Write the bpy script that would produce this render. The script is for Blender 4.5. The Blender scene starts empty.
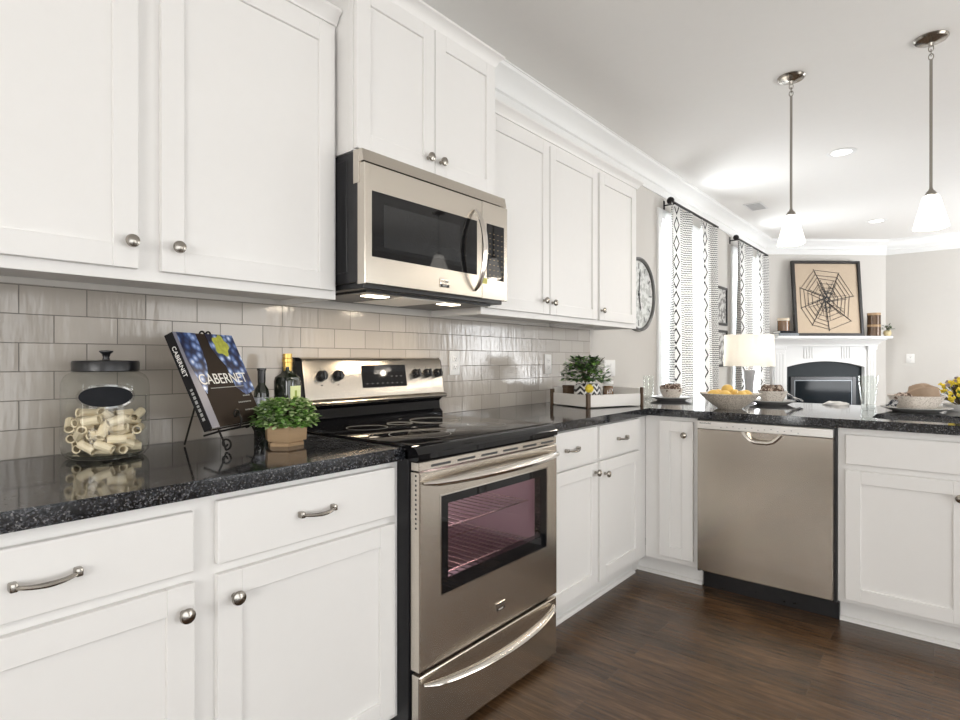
import bpy, bmesh, math, random
from mathutils import Vector, Matrix
PI = math.pi
random.seed(7)
S = bpy.context.scene
C = S.collection

# ------------------------------------------------------------------ camera, world, light, exposure
F_PX = 568.4374
cam_d = bpy.data.cameras.new('camera')
cam_d.sensor_fit = 'HORIZONTAL'; cam_d.sensor_width = 36.0
cam_d.lens = F_PX / 960.0 * 36.0
cam_d.clip_start = 0.02; cam_d.clip_end = 200
cam = bpy.data.objects.new('camera', cam_d); C.objects.link(cam)
cam.location = (1.8909, 0.0, 1.1753)
cam.rotation_euler = (PI / 2 - 0.0013, 0, 0.6925)
S.camera = cam

S.view_settings.view_transform = 'Standard'
S.view_settings.look = 'None'
S.view_settings.exposure = EXPOSURE = -0.18
S.view_settings.gamma = 1.0
S.view_settings.use_curve_mapping = False

W = bpy.data.worlds.new('sky'); S.world = W; W.use_nodes = True
W.node_tree.nodes['Background'].inputs[0].default_value = (0.93, 0.97, 1.0, 1)
W.node_tree.nodes['Background'].inputs[1].default_value = 2.4

def area(name, loc, rot, sx, sy, watts, col=(1, 1, 1)):
    d = bpy.data.lights.new(name, 'AREA'); d.shape = 'RECTANGLE'; d.size = sx; d.size_y = sy
    d.energy = watts; d.color = col
    o = bpy.data.objects.new(name, d); C.objects.link(o); o.location = loc; o.rotation_euler = rot
    return o
# daylight - left-wall pair at real windows, the rest added fill in invented openings
area('daylight_and_fill', (-0.10, 5.19, 1.42), (0, -PI / 2, 0), 1.80, 1.00, 115, (0.95, 0.98, 1))
area('daylight_and_fill', (-0.10, 7.20, 1.42), (0, -PI / 2, 0), 1.80, 0.95, 105, (0.95, 0.98, 1))
area('daylight_and_fill', (4.72, 0.10, 1.30), (0, PI / 2, 0), 2.2, 2.4, 34, (1, 0.965, 0.92))  # added fill for the cabinet fronts, from an invented opening on the right
area('daylight_and_fill', (4.72, 3.25, 1.30), (0, PI / 2 + 0.45, 0), 2.1, 1.8, 46, (1, 0.95, 0.88))  # added fill tilted up at the ceiling, its opening invented too
area('daylight_and_fill', (2.60, -2.72, 1.50), (PI / 2, 0, 0), 2.4, 1.1, 88, (1, 0.95, 0.89))  # added fill for the peninsula, from an invented window behind the camera
area('daylight_and_fill', (4.72, 8.10, 1.30), (0, PI / 2 + 0.75, 0), 1.9, 1.4, 155, (0.97, 0.985, 1))  # added living room fill aimed up at the ceiling through an invented opening

area('daylight_and_fill', (0.26, -2.72, 1.20), (PI / 2, 0, 0), 0.30, 1.7, 9, (1, 0.96, 0.90))  # added to put a bright reflected band on the dishwasher front

# ------------------------------------------------------------------ materials
def new_mat(name):
    m = bpy.data.materials.new(name); m.use_nodes = True
    return m, m.node_tree, m.node_tree.nodes['Principled BSDF']
def node(t, kind, **kw):
    n = t.nodes.new(kind)
    for k, v in kw.items(): setattr(n, k, v)
    return n
def inp(n, **kw):
    for k, v in kw.items(): n.inputs[k.replace('_', ' ')].default_value = v
    return n
def mat(name, col, rough=0.4, metal=0.0, noise=0.04, scale=25, bump=0.0, stretch=None, spec=0.5, coat=0.0, rvar=0.0):
    """principled surface with a faint procedural variation of colour, gloss and relief"""
    m, t, b = new_mat(name)
    tc = node(t, 'ShaderNodeTexCoord'); mp = node(t, 'ShaderNodeMapping')
    if stretch: mp.inputs['Scale'].default_value = stretch
    t.links.new(tc.outputs['Object'], mp.inputs['Vector'])
    nz = inp(node(t, 'ShaderNodeTexNoise'), Scale=scale, Detail=3.0)
    t.links.new(mp.outputs[0], nz.inputs['Vector'])
    mx = node(t, 'ShaderNodeMix', data_type='RGBA')
    mx.inputs[6].default_value = tuple(max(0, c * (1 - noise)) for c in col) + (1,)
    mx.inputs[7].default_value = tuple(min(1, c * (1 + noise)) for c in col) + (1,)
    t.links.new(nz.outputs['Fac'], mx.inputs[0]); t.links.new(mx.outputs[2], b.inputs['Base Color'])
    inp(b, Roughness=rough, Metallic=metal)
    b.inputs['Specular IOR Level'].default_value = spec
    b.inputs['Coat Weight'].default_value = coat
    if rvar:
        mr = node(t, 'ShaderNodeMapRange'); mr.inputs[3].default_value = rough - rvar; mr.inputs[4].default_value = rough + rvar
        t.links.new(nz.outputs['Fac'], mr.inputs[0]); t.links.new(mr.outputs[0], b.inputs['Roughness'])
    if bump:
        bp = inp(node(t, 'ShaderNodeBump'), Strength=bump, Distance=0.002)
        t.links.new(nz.outputs['Fac'], bp.inputs['Height']); t.links.new(bp.outputs[0], b.inputs['Normal'])
    return m
def emit_mat(name, col, strength, base=(0.9, 0.9, 0.9)):
    m, t, b = new_mat(name)
    tc = node(t, 'ShaderNodeTexCoord'); nz = inp(node(t, 'ShaderNodeTexNoise'), Scale=8.0)
    t.links.new(tc.outputs['Object'], nz.inputs['Vector'])
    mr = node(t, 'ShaderNodeMapRange'); mr.inputs[3].default_value = strength * 0.95; mr.inputs[4].default_value = strength * 1.05
    t.links.new(nz.outputs['Fac'], mr.inputs[0]); t.links.new(mr.outputs[0], b.inputs['Emission Strength'])
    b.inputs['Base Color'].default_value = base + (1,); b.inputs['Emission Color'].default_value = col + (1,)
    b.inputs['Roughness'].default_value = 0.4
    return m
def thin_glass(name, tint=(1, 1, 1), ior=1.5, rough=0.0, gloss=1.0):
    m = bpy.data.materials.new(name); m.use_nodes = True; t = m.node_tree; t.nodes.clear()
    o = node(t, 'ShaderNodeOutputMaterial'); mx = node(t, 'ShaderNodeMixShader')
    tr = node(t, 'ShaderNodeBsdfTransparent'); tr.inputs[0].default_value = tint + (1,)
    gl = node(t, 'ShaderNodeBsdfGlossy'); gl.inputs['Roughness'].default_value = rough
    lw = node(t, 'ShaderNodeLayerWeight'); lw.inputs['Blend'].default_value = 0.5
    f0 = ((ior - 1) / (ior + 1)) ** 2
    pw = node(t, 'ShaderNodeMath', operation='POWER'); pw.inputs[1].default_value = 5.0; t.links.new(lw.outputs['Facing'], pw.inputs[0])
    fr = node(t, 'ShaderNodeMath', operation='MULTIPLY_ADD'); fr.inputs[1].default_value = 1 - f0; fr.inputs[2].default_value = f0; t.links.new(pw.outputs[0], fr.inputs[0])
    nz = inp(node(t, 'ShaderNodeTexNoise'), Scale=6.0); tc = node(t, 'ShaderNodeTexCoord')
    t.links.new(tc.outputs['Object'], nz.inputs['Vector'])
    bp = inp(node(t, 'ShaderNodeBump'), Strength=0.03, Distance=0.01); t.links.new(nz.outputs['Fac'], bp.inputs['Height'])
    t.links.new(bp.outputs[0], gl.inputs['Normal'])
    ml = node(t, 'ShaderNodeMath', operation='MULTIPLY'); ml.inputs[1].default_value = gloss
    t.links.new(fr.outputs[0], ml.inputs[0]); t.links.new(ml.outputs[0], mx.inputs[0])
    t.links.new(tr.outputs[0], mx.inputs[1]); t.links.new(gl.outputs[0], mx.inputs[2]); t.links.new(mx.outputs[0], o.inputs[0])
    return m
def ramp(t, stops):
    r = node(t, 'ShaderNodeValToRGB'); e = r.color_ramp.elements
    while len(e) < len(stops): e.new(0.5)
    for i, (p, c) in enumerate(stops): e[i].position = p; e[i].color = tuple(c) + (1,)
    return r

def granite():
    m, t, b = new_mat('dark speckled granite')
    tc = node(t, 'ShaderNodeTexCoord')
    v = inp(node(t, 'ShaderNodeTexVoronoi'), Scale=300.0); t.links.new(tc.outputs['Object'], v.inputs['Vector'])
    n = inp(node(t, 'ShaderNodeTexNoise'), Scale=140.0, Detail=6.0, Roughness=0.75); t.links.new(tc.outputs['Object'], n.inputs['Vector'])
    n2 = inp(node(t, 'ShaderNodeTexNoise'), Scale=34.0, Detail=3.0); t.links.new(tc.outputs['Object'], n2.inputs['Vector'])
    sp = node(t, 'ShaderNodeSeparateColor'); t.links.new(v.outputs['Color'], sp.inputs[0])
    r1 = ramp(t, [(0.0, (0.005, 0.005, 0.006)), (0.60, (0.008, 0.009, 0.011)), (0.76, (0.040, 0.042, 0.050)), (0.92, (0.11, 0.112, 0.12)), (1.0, (0.28, 0.275, 0.27))])
    t.links.new(sp.outputs[0], r1.inputs[0])
    r2 = ramp(t, [(0.46, (0, 0, 0)), (0.66, (0.055, 0.058, 0.065)), (0.78, (0.22, 0.215, 0.21))]); t.links.new(n.outputs['Fac'], r2.inputs[0])
    r3 = ramp(t, [(0.35, (0.25, 0.25, 0.27)), (0.7, (1, 1, 1))]); t.links.new(n2.outputs['Fac'], r3.inputs[0])
    a = node(t, 'ShaderNodeMix', data_type='RGBA', blend_type='ADD'); a.inputs[0].default_value = 0.8
    t.links.new(r1.outputs[0], a.inputs[6]); t.links.new(r2.outputs[0], a.inputs[7])
    mu = node(t, 'ShaderNodeMix', data_type='RGBA', blend_type='MULTIPLY'); mu.inputs[0].default_value = 0.7
    t.links.new(a.outputs[2], mu.inputs[6]); t.links.new(r3.outputs[0], mu.inputs[7])
    t.links.new(mu.outputs[2], b.inputs['Base Color'])
    inp(b, Roughness=0.07); b.inputs['Specular IOR Level'].default_value = 0.75
    return m
def tiles():
    m, t, b = new_mat('glossy grey beige subway tile')
    tc = node(t, 'ShaderNodeTexCoord'); sx = node(t, 'ShaderNodeSeparateXYZ'); cx = node(t, 'ShaderNodeCombineXYZ')
    t.links.new(tc.outputs['Object'], sx.inputs[0])
    a1 = node(t, 'ShaderNodeMath', operation='ADD'); a1.inputs[1].default_value = -0.070 + 15.24
    a2 = node(t, 'ShaderNodeMath', operation='ADD'); a2.inputs[1].default_value = -0.914
    t.links.new(sx.outputs[1], a1.inputs[0]); t.links.new(sx.outputs[2], a2.inputs[0])
    t.links.new(a1.outputs[0], cx.inputs[0]); t.links.new(a2.outputs[0], cx.inputs[1])
    br = node(t, 'ShaderNodeTexBrick'); br.offset = 0.5; br.offset_frequency = 2; br.squash = 1.0
    inp(br, Color1=(0.38, 0.345, 0.305, 1), Color2=(0.46, 0.42, 0.375, 1), Mortar=(0.17, 0.155, 0.14, 1), Scale=1.0, Bias=0.0)
    br.inputs['Mortar Size'].default_value = 0.0013; br.inputs['Mortar Smooth'].default_value = 0.1
    br.inputs['Brick Width'].default_value = 0.1524; br.inputs['Row Height'].default_value = 0.0762
    t.links.new(cx.outputs[0], br.inputs['Vector'])
    t.links.new(br.outputs['Color'], b.inputs['Base Color'])
    mp = node(t, 'ShaderNodeMapping'); mp.inputs['Scale'].default_value = (1, 26, 5); t.links.new(tc.outputs['Object'], mp.inputs['Vector'])
    nz = inp(node(t, 'ShaderNodeTexNoise'), Scale=1.6, Detail=2.0); t.links.new(mp.outputs[0], nz.inputs['Vector'])
    b1 = inp(node(t, 'ShaderNodeBump'), Strength=0.22, Distance=0.006); t.links.new(nz.outputs['Fac'], b1.inputs['Height'])
    iv = node(t, 'ShaderNodeMath', operation='SUBTRACT'); iv.inputs[0].default_value = 1.0; t.links.new(br.outputs['Fac'], iv.inputs[1])
    b2 = inp(node(t, 'ShaderNodeBump'), Strength=0.6, Distance=0.002); t.links.new(iv.outputs[0], b2.inputs['Height']); t.links.new(b1.outputs[0], b2.inputs['Normal'])
    t.links.new(b2.outputs[0], b.inputs['Normal'])
    mr = node(t, 'ShaderNodeMapRange'); mr.inputs[3].default_value = 0.15; mr.inputs[4].default_value = 0.7
    t.links.new(br.outputs['Fac'], mr.inputs[0]); t.links.new(mr.outputs[0], b.inputs['Roughness'])
    return m
def hardwood():
    m, t, b = new_mat('dark walnut stained hardwood planks')
    tc = node(t, 'ShaderNodeTexCoord')
    br = node(t, 'ShaderNodeTexBrick'); br.offset = 0.37; br.offset_frequency = 2
    inp(br, Color1=(0.0, 0.0, 0.0, 1), Color2=(1, 1, 1, 1), Mortar=(0.3, 0.3, 0.3, 1), Scale=1.0, Bias=0.0)
    br.inputs['Mortar Size'].default_value = 0.0012; br.inputs['Mortar Smooth'].default_value = 0.2
    br.inputs['Brick Width'].default_value = 0.92; br.inputs['Row Height'].default_value = 0.125
    t.links.new(tc.outputs['Object'], br.inputs['Vector'])
    sc = node(t, 'ShaderNodeSeparateColor'); t.links.new(br.outputs['Color'], sc.inputs[0])
    mp = node(t, 'ShaderNodeMapping'); mp.inputs['Scale'].default_value = (3.0, 38, 1); t.links.new(tc.outputs['Object'], mp.inputs['Vector'])
    ad = node(t, 'ShaderNodeVectorMath', operation='ADD'); t.links.new(mp.outputs[0], ad.inputs[0])
    ml = node(t, 'ShaderNodeVectorMath', operation='SCALE'); ml.inputs['Scale'].default_value = 40.0; t.links.new(br.outputs['Color'], ml.inputs[0])
    t.links.new(ml.outputs[0], ad.inputs[1])
    g = inp(node(t, 'ShaderNodeTexNoise'), Scale=1.6, Detail=9.0, Roughness=0.72, Distortion=0.9); t.links.new(ad.outputs[0], g.inputs['Vector'])
    g2 = inp(node(t, 'ShaderNodeTexNoise'), Scale=5.0, Detail=3.0); t.links.new(tc.outputs['Object'], g2.inputs['Vector'])
    r = ramp(t, [(0.15, (0.022, 0.013, 0.007)), (0.48, (0.082, 0.044, 0.021)), (0.85, (0.20, 0.118, 0.062))])
    s1 = node(t, 'ShaderNodeMath', operation='MULTIPLY_ADD'); s1.inputs[1].default_value = 0.16; t.links.new(sc.outputs[0], s1.inputs[0]); t.links.new(g.outputs['Fac'], s1.inputs[2])
    s2 = node(t, 'ShaderNodeMath', operation='MULTIPLY_ADD'); s2.inputs[1].default_value = 0.35; t.links.new(g2.outputs['Fac'], s2.inputs[0]); t.links.new(s1.outputs[0], s2.inputs[2])
    s3 = node(t, 'ShaderNodeMath', operation='ADD'); s3.inputs[1].default_value = -0.28; t.links.new(s2.outputs[0], s3.inputs[0])
    t.links.new(s3.outputs[0], r.inputs[0])
    mo = node(t, 'ShaderNodeMix', data_type='RGBA'); mo.inputs[7].default_value = (0.10, 0.062, 0.038, 1)
    t.links.new(br.outputs['Fac'], mo.inputs[0]); t.links.new(r.outputs[0], mo.inputs[6]); t.links.new(mo.outputs[2], b.inputs['Base Color'])
    mr = node(t, 'ShaderNodeMapRange'); mr.inputs[3].default_value = 0.13; mr.inputs[4].default_value = 0.30
    t.links.new(g.outputs['Fac'], mr.inputs[0]); t.links.new(mr.outputs[0], b.inputs['Roughness'])
    bp = inp(node(t, 'ShaderNodeBump'), Strength=0.35, Distance=0.003); t.links.new(s3.outputs[0], bp.inputs['Height'])
    iv = node(t, 'ShaderNodeMath', operation='SUBTRACT'); iv.inputs[0].default_value = 1.0; t.links.new(br.outputs['Fac'], iv.inputs[1])
    b2 = inp(node(t, 'ShaderNodeBump'), Strength=0.6, Distance=0.002); t.links.new(iv.outputs[0], b2.inputs['Height']); t.links.new(bp.outputs[0], b2.inputs['Normal'])
    t.links.new(b2.outputs[0], b.inputs['Normal'])
    return m
def math_n(t, op, a, b=None, c=None):
    n = node(t, 'ShaderNodeMath', operation=op)
    for i, v in enumerate((a, b, c)):
        if v is None: continue
        if isinstance(v, (int, float)): n.inputs[i].default_value = v
        else: t.links.new(v, n.inputs[i])
    return n.outputs[0]
def curtain_mat():
    m = bpy.data.materials.new('white curtain cloth with black diamonds'); m.use_nodes = True; t = m.node_tree; t.nodes.clear()
    uv = node(t, 'ShaderNodeUVMap'); sx = node(t, 'ShaderNodeSeparateXYZ'); t.links.new(uv.outputs[0], sx.inputs[0])
    u, v = sx.outputs[0], sx.outputs[1]
    PU, PV = 0.70, 0.158
    fu = math_n(t, 'SUBTRACT', math_n(t, 'FRACT', math_n(t, 'DIVIDE', u, PU)), 0.5)
    fv = math_n(t, 'SUBTRACT', math_n(t, 'FRACT', math_n(t, 'DIVIDE', v, PV)), 0.5)
    au = math_n(t, 'MULTIPLY', math_n(t, 'ABSOLUTE', fu), PU); av = math_n(t, 'MULTIPLY', math_n(t, 'ABSOLUTE', fv), PV)
    d = math_n(t, 'ADD', math_n(t, 'DIVIDE', au, 0.040), math_n(t, 'DIVIDE', av, 0.074))
    dia = math_n(t, 'LESS_THAN', math_n(t, 'ABSOLUTE', math_n(t, 'SUBTRACT', d, 0.86)), 0.16)
    nz = inp(node(t, 'ShaderNodeTexNoise'), Scale=60.0); t.links.new(uv.outputs[0], nz.inputs['Vector'])
    vj = math_n(t, 'MULTIPLY_ADD', nz.outputs['Fac'], 0.006, v)
    row = math_n(t, 'LESS_THAN', math_n(t, 'FRACT', math_n(t, 'DIVIDE', vj, 0.0200)), 0.42)
    seg = math_n(t, 'LESS_THAN', math_n(t, 'FRACT', math_n(t, 'ADD', math_n(t, 'DIVIDE', u, 0.030), math_n(t, 'MULTIPLY', math_n(t, 'FLOOR', math_n(t, 'DIVIDE', v, 0.0200)), 0.5))), 0.74)
    band = math_n(t, 'GREATER_THAN', au, 0.052)
    lim = math_n(t, 'LESS_THAN', au, 0.40)
    dash = math_n(t, 'MULTIPLY', math_n(t, 'MULTIPLY', row, seg), math_n(t, 'MULTIPLY', band, lim))
    ink = math_n(t, 'MAXIMUM', dia, dash)
    mx = node(t, 'ShaderNodeMix', data_type='RGBA'); mx.inputs[6].default_value = (0.82, 0.81, 0.79, 1); mx.inputs[7].default_value = (0.03, 0.03, 0.032, 1)
    t.links.new(ink, mx.inputs[0])
    df = node(t, 'ShaderNodeBsdfDiffuse'); tl = node(t, 'ShaderNodeBsdfTranslucent'); ms = node(t, 'ShaderNodeMixShader'); ms.inputs[0].default_value = 0.2
    t.links.new(mx.outputs[2], df.inputs[0]); t.links.new(mx.outputs[2], tl.inputs[0])
    t.links.new(df.outputs[0], ms.inputs[1]); t.links.new(tl.outputs[0], ms.inputs[2])
    o = node(t, 'ShaderNodeOutputMaterial'); t.links.new(ms.outputs[0], o.inputs[0])
    return m
def translucent_mat(name, col, fac=0.5, emit=0.0):
    m = bpy.data.materials.new(name); m.use_nodes = True; t = m.node_tree; t.nodes.clear()
    nz = inp(node(t, 'ShaderNodeTexNoise'), Scale=40.0); mx = node(t, 'ShaderNodeMix', data_type='RGBA')
    mx.inputs[6].default_value = tuple(c * 0.95 for c in col) + (1,); mx.inputs[7].default_value = col + (1,)
    t.links.new(nz.outputs['Fac'], mx.inputs[0])
    df = node(t, 'ShaderNodeBsdfDiffuse'); tl = node(t, 'ShaderNodeBsdfTranslucent'); ms = node(t, 'ShaderNodeMixShader'); ms.inputs[0].default_value = fac
    t.links.new(mx.outputs[2], df.inputs[0]); t.links.new(mx.outputs[2], tl.inputs[0])
    t.links.new(df.outputs[0], ms.inputs[1]); t.links.new(tl.outputs[0], ms.inputs[2])
    o = node(t, 'ShaderNodeOutputMaterial'); t.links.new(ms.outputs[0], o.inputs[0])
    return m
def speckle_mat(name, c1, c2, scale=120, lo=0.5, hi=0.56, rough=0.4):
    m, t, b = new_mat(name)
    tc = node(t, 'ShaderNodeTexCoord'); nz = inp(node(t, 'ShaderNodeTexNoise'), Scale=scale, Detail=2.0); t.links.new(tc.outputs['Object'], nz.inputs['Vector'])
    r = ramp(t, [(lo, c1), (hi, c2)]); t.links.new(nz.outputs['Fac'], r.inputs[0]); t.links.new(r.outputs[0], b.inputs['Base Color'])
    b.inputs['Roughness'].default_value = rough
    return m
def stripe_mat(name, c1, c2, period, axis=0, rough=0.85, duty=0.5, zig=0.0):
    m, t, b = new_mat(name)
    tc = node(t, 'ShaderNodeTexCoord'); sx = node(t, 'ShaderNodeSeparateXYZ'); t.links.new(tc.outputs['Object'], sx.inputs[0])
    v = sx.outputs[axis]
    if zig:
        g = node(t, 'ShaderNodeNewGeometry')
        other = sx.outputs[0]
        tri = math_n(t, 'ABSOLUTE', math_n(t, 'SUBTRACT', math_n(t, 'FRACT', math_n(t, 'DIVIDE', math_n(t, 'ADD', sx.outputs[0], sx.outputs[1]), zig)), 0.5))
        v = math_n(t, 'MULTIPLY_ADD', tri, zig * 0.9, v)
    f = math_n(t, 'LESS_THAN', math_n(t, 'FRACT', math_n(t, 'DIVIDE', v, period)), duty)
    mx = node(t, 'ShaderNodeMix', data_type='RGBA'); mx.inputs[6].default_value = c1 + (1,); mx.inputs[7].default_value = c2 + (1,)
    t.links.new(f, mx.inputs[0]); t.links.new(mx.outputs[2], b.inputs['Base Color']); b.inputs['Roughness'].default_value = rough
    return m
def grape_mat():
    m, t, b = new_mat('printed photograph of blue grapes')
    tc = node(t, 'ShaderNodeTexCoord')
    v = inp(node(t, 'ShaderNodeTexVoronoi'), Scale=40.0); t.links.new(tc.outputs['Object'], v.inputs['Vector'])
    r = ramp(t, [(0.10, (0.80, 0.86, 0.97)), (0.30, (0.20, 0.30, 0.58)), (0.50, (0.03, 0.06, 0.18)), (0.70, (0.01, 0.012, 0.04))])
    t.links.new(v.outputs['Distance'], r.inputs[0]); t.links.new(r.outputs[0], b.inputs['Base Color']); b.inputs['Roughness'].default_value = 0.3
    return m

M = {}
M['cab'] = mat('white painted cabinet wood', (0.80, 0.785, 0.765), 0.38, noise=0.012)
M['wall'] = mat('greige wall paint', (0.61, 0.585, 0.55), 0.9, noise=0.015)
M['ceil'] = mat('flat white ceiling paint', (0.83, 0.815, 0.79), 0.95, noise=0.012)
M['trim'] = mat('white trim paint', (0.82, 0.82, 0.81), 0.5, noise=0.01)
M['tile'] = tiles(); M['granite'] = granite(); M['floor'] = hardwood()
def anisotropic(m, amount):
    t = m.node_tree; b = t.nodes['Principled BSDF']
    tg = node(t, 'ShaderNodeTangent', direction_type='RADIAL', axis='Z'); t.links.new(tg.outputs[0], b.inputs['Tangent'])
    b.inputs['Anisotropic'].default_value = amount; b.inputs['Anisotropic Rotation'].default_value = 0.0
    return m
M['steel'] = mat('brushed stainless steel', (0.60, 0.545, 0.475), 0.25, 1.0, noise=0.012, scale=5, stretch=(60, 60, 0.4))
M['steel_h'] = mat('horizontally brushed stainless steel', (0.66, 0.61, 0.54), 0.25, 1.0, noise=0.012, scale=5, stretch=(0.4, 60, 60))
anisotropic(M['steel'], 0.7); anisotropic(M['steel_h'], 0.5)
M['bright_steel'] = mat('polished steel bar', (0.74, 0.70, 0.65), 0.16, 1.0, noise=0.03)
M['sink_steel'] = mat('satin sink steel', (0.78, 0.77, 0.75), 0.3, 1.0, noise=0.03)
M['nickel'] = mat('brushed nickel hardware', (0.36, 0.335, 0.30), 0.22, 1.0, noise=0.05)
M['black_gloss'] = mat('black glossy enamel', (0.006, 0.006, 0.007), 0.03, noise=0.1, spec=0.4)
M['black_satin'] = mat('black satin steel', (0.012, 0.012, 0.014), 0.32, noise=0.2)
M['black_plastic'] = mat('black plastic', (0.015, 0.015, 0.016), 0.25, noise=0.2)
M['iron'] = mat('black wrought iron', (0.018, 0.016, 0.014), 0.5, 0.6, noise=0.2)
M['grey_print'] = mat('pale grey printed marks', (0.30, 0.30, 0.29), 0.5)
M['dark_print'] = mat('dark printed marks', (0.05, 0.05, 0.05), 0.5)
M['glass'] = thin_glass('clear glass', (0.97, 0.98, 0.97))
M['window_glass'] = thin_glass('window glass', (0.98, 0.99, 1.0), gloss=0.6)
M['oven_glass'] = thin_glass('oven door glass', (0.84, 0.75, 0.78), 1.5)
M['enamel'] = mat('grey oven enamel', (0.62, 0.54, 0.56), 0.35, noise=0.05)
M['lit_white'] = emit_mat('lit frosted glass shade', (1.0, 0.93, 0.84), 2.6)
M['lit_task'] = emit_mat('lit task light lens', (1.0, 0.86, 0.66), 9.0)
M['lit_can'] = emit_mat('lit recessed lamp lens', (1.0, 0.97, 0.92), 3.0)
M['pasta'] = mat('dry wheat pasta', (0.86, 0.74, 0.53), 0.6, noise=0.06, scale=60)
M['chalk'] = mat('chalkboard black label', (0.014, 0.015, 0.018), 0.7, noise=0.2, spec=0.15)
M['white_plastic'] = mat('white plastic', (0.82, 0.81, 0.79), 0.35, noise=0.01)
M['vent_slot'] = mat('shadowed vent slat', (0.30, 0.30, 0.30), 0.6)
M['slot'] = mat('dark slot', (0.05, 0.05, 0.05), 0.6)
M['curtain'] = curtain_mat()
M['rod'] = mat('black metal rod', (0.015, 0.014, 0.014), 0.35, 0.8, noise=0.1)
M['leaf'] = mat('green leaf', (0.13, 0.27, 0.050), 0.5, noise=0.45, scale=30)
M['leaf_dark'] = mat('dark green leaf', (0.040, 0.085, 0.030), 0.45, noise=0.5, scale=30)
M['leaf_light'] = mat('pale green leaf tip', (0.42, 0.54, 0.26), 0.5, noise=0.3, scale=30)
M['stem'] = mat('brown stem', (0.10, 0.075, 0.04), 0.7)
M['soil'] = mat('dark soil', (0.03, 0.022, 0.016), 0.95, noise=0.4)
M['wood_pot'] = mat('tan wood veneer', (0.36, 0.235, 0.125), 0.5, noise=0.3, scale=8, stretch=(1, 1, 9))
M['dark_wood'] = mat('dark brown wood', (0.10, 0.062, 0.036), 0.5, noise=0.3, scale=12, stretch=(1, 1, 6))
M['tray_white'] = mat('whitewashed tray board', (0.80, 0.775, 0.74), 0.55, noise=0.03)
M['ceramic'] = speckle_mat('speckled cream ceramic', (0.52, 0.46, 0.40), (0.78, 0.72, 0.65), 160, 0.36, 0.5)
M['ceramic_bowl'] = speckle_mat('patterned taupe ceramic', (0.46, 0.38, 0.30), (0.80, 0.72, 0.62), 190, 0.42, 0.52)
M['plate'] = mat('grey stoneware', (0.45, 0.44, 0.43), 0.3, noise=0.06)
M['napkin'] = speckle_mat('brown printed napkin cloth', (0.10, 0.062, 0.045), (0.52, 0.43, 0.36), 60, 0.50, 0.56, 0.9)
M['tan_cloth'] = mat('tan napkin cloth', (0.36, 0.265, 0.19), 0.95, noise=0.1, scale=80)
M['stripe'] = stripe_mat('blue and white striped cloth', (0.62, 0.62, 0.62), (0.03, 0.035, 0.05), 0.011, 0)
M['white_cloth'] = mat('white napkin cloth', (0.80, 0.79, 0.78), 0.95, noise=0.03)
M['lemon'] = mat('yellow lemon peel', (0.88, 0.58, 0.15), 0.4, noise=0.08, scale=90, bump=0.2)
M['yellow'] = mat('yellow petals', (0.78, 0.60, 0.05), 0.7, noise=0.25, scale=60)
M['mauve'] = mat('dried mauve bloom', (0.33, 0.27, 0.27), 0.9, noise=0.2)
M['amber'] = mat('amber brown glass', (0.15, 0.070, 0.025), 0.12, noise=0.1, coat=0.6)
M['cream'] = mat('cream wax', (0.72, 0.62, 0.48), 0.5, noise=0.03)
M['bronze'] = mat('bronze glass', (0.10, 0.060, 0.036), 0.2, 0.3, noise=0.15)
M['bottle'] = mat('dark green bottle glass', (0.012, 0.016, 0.010), 0.05, noise=0.2, coat=0.5)
M['gold'] = mat('gold foil', (0.62, 0.40, 0.12), 0.3, 1.0, noise=0.15, scale=60)
M['label_cream'] = mat('pale green label paper', (0.60, 0.66, 0.36), 0.6, noise=0.1)
M['label_green'] = mat('olive green label print', (0.24, 0.32, 0.06), 0.6, noise=0.2)
M['shade'] = translucent_mat('cream linen lamp shade', (0.88, 0.85, 0.80), 0.5)
M['lamp_base'] = mat('grey glazed ceramic', (0.33, 0.33, 0.34), 0.25, noise=0.05)
M['chevron'] = stripe_mat('black and white chevron glaze', (0.80, 0.79, 0.77), (0.025, 0.025, 0.03), 0.030, 2, 0.4, 0.5, 0.05)
M['frame_black'] = mat('black picture frame', (0.018, 0.016, 0.015), 0.4, noise=0.1)
M['art_tan'] = mat('tan linen artwork ground', (0.52, 0.42, 0.315), 0.9, noise=0.06, scale=60)
M['art_grey'] = speckle_mat('grey printed pattern', (0.22, 0.21, 0.20), (0.62, 0.61, 0.58), 22, 0.47, 0.53, 0.7)
M['fire_black'] = mat('black slate surround', (0.022, 0.028, 0.032), 0.5, noise=0.08, spec=0.2)
M['fire_glass'] = mat('dark fireplace glass', (0.010, 0.014, 0.018), 0.08, noise=0.05, spec=0.12)
M['gunmetal'] = mat('gunmetal frame', (0.16, 0.17, 0.18), 0.35, 0.7, noise=0.05)
M['clock_face'] = speckle_mat('mottled pale clock face', (0.46, 0.47, 0.45), (0.70, 0.71, 0.69), 26, 0.44, 0.54, 0.5)
M['clock_rim'] = mat('dark zinc clock rim', (0.13, 0.13, 0.125), 0.4, 0.6, noise=0.1)
M['grape'] = grape_mat()
M['book_brown'] = mat('printed dark brown bottle', (0.026, 0.017, 0.012), 0.6, spec=0.15, noise=0.1)
M['book_black'] = mat('black book spine', (0.008, 0.007, 0.008), 0.5, noise=0.1, spec=0.15)
M['book_grey'] = mat('grey blue cover strip', (0.20, 0.20, 0.25), 0.35, noise=0.05)
M['paper'] = mat('white paper', (0.80, 0.78, 0.74), 0.8, noise=0.03)
M['print_white'] = mat('white printed lettering', (0.85, 0.84, 0.80), 0.5)
M['leaf_print'] = mat('printed yellow green vine leaf', (0.42, 0.44, 0.06), 0.35, noise=0.5, scale=90)
M['side_wood'] = mat('dark stained table wood', (0.06, 0.035, 0.02), 0.35, noise=0.3)
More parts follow.
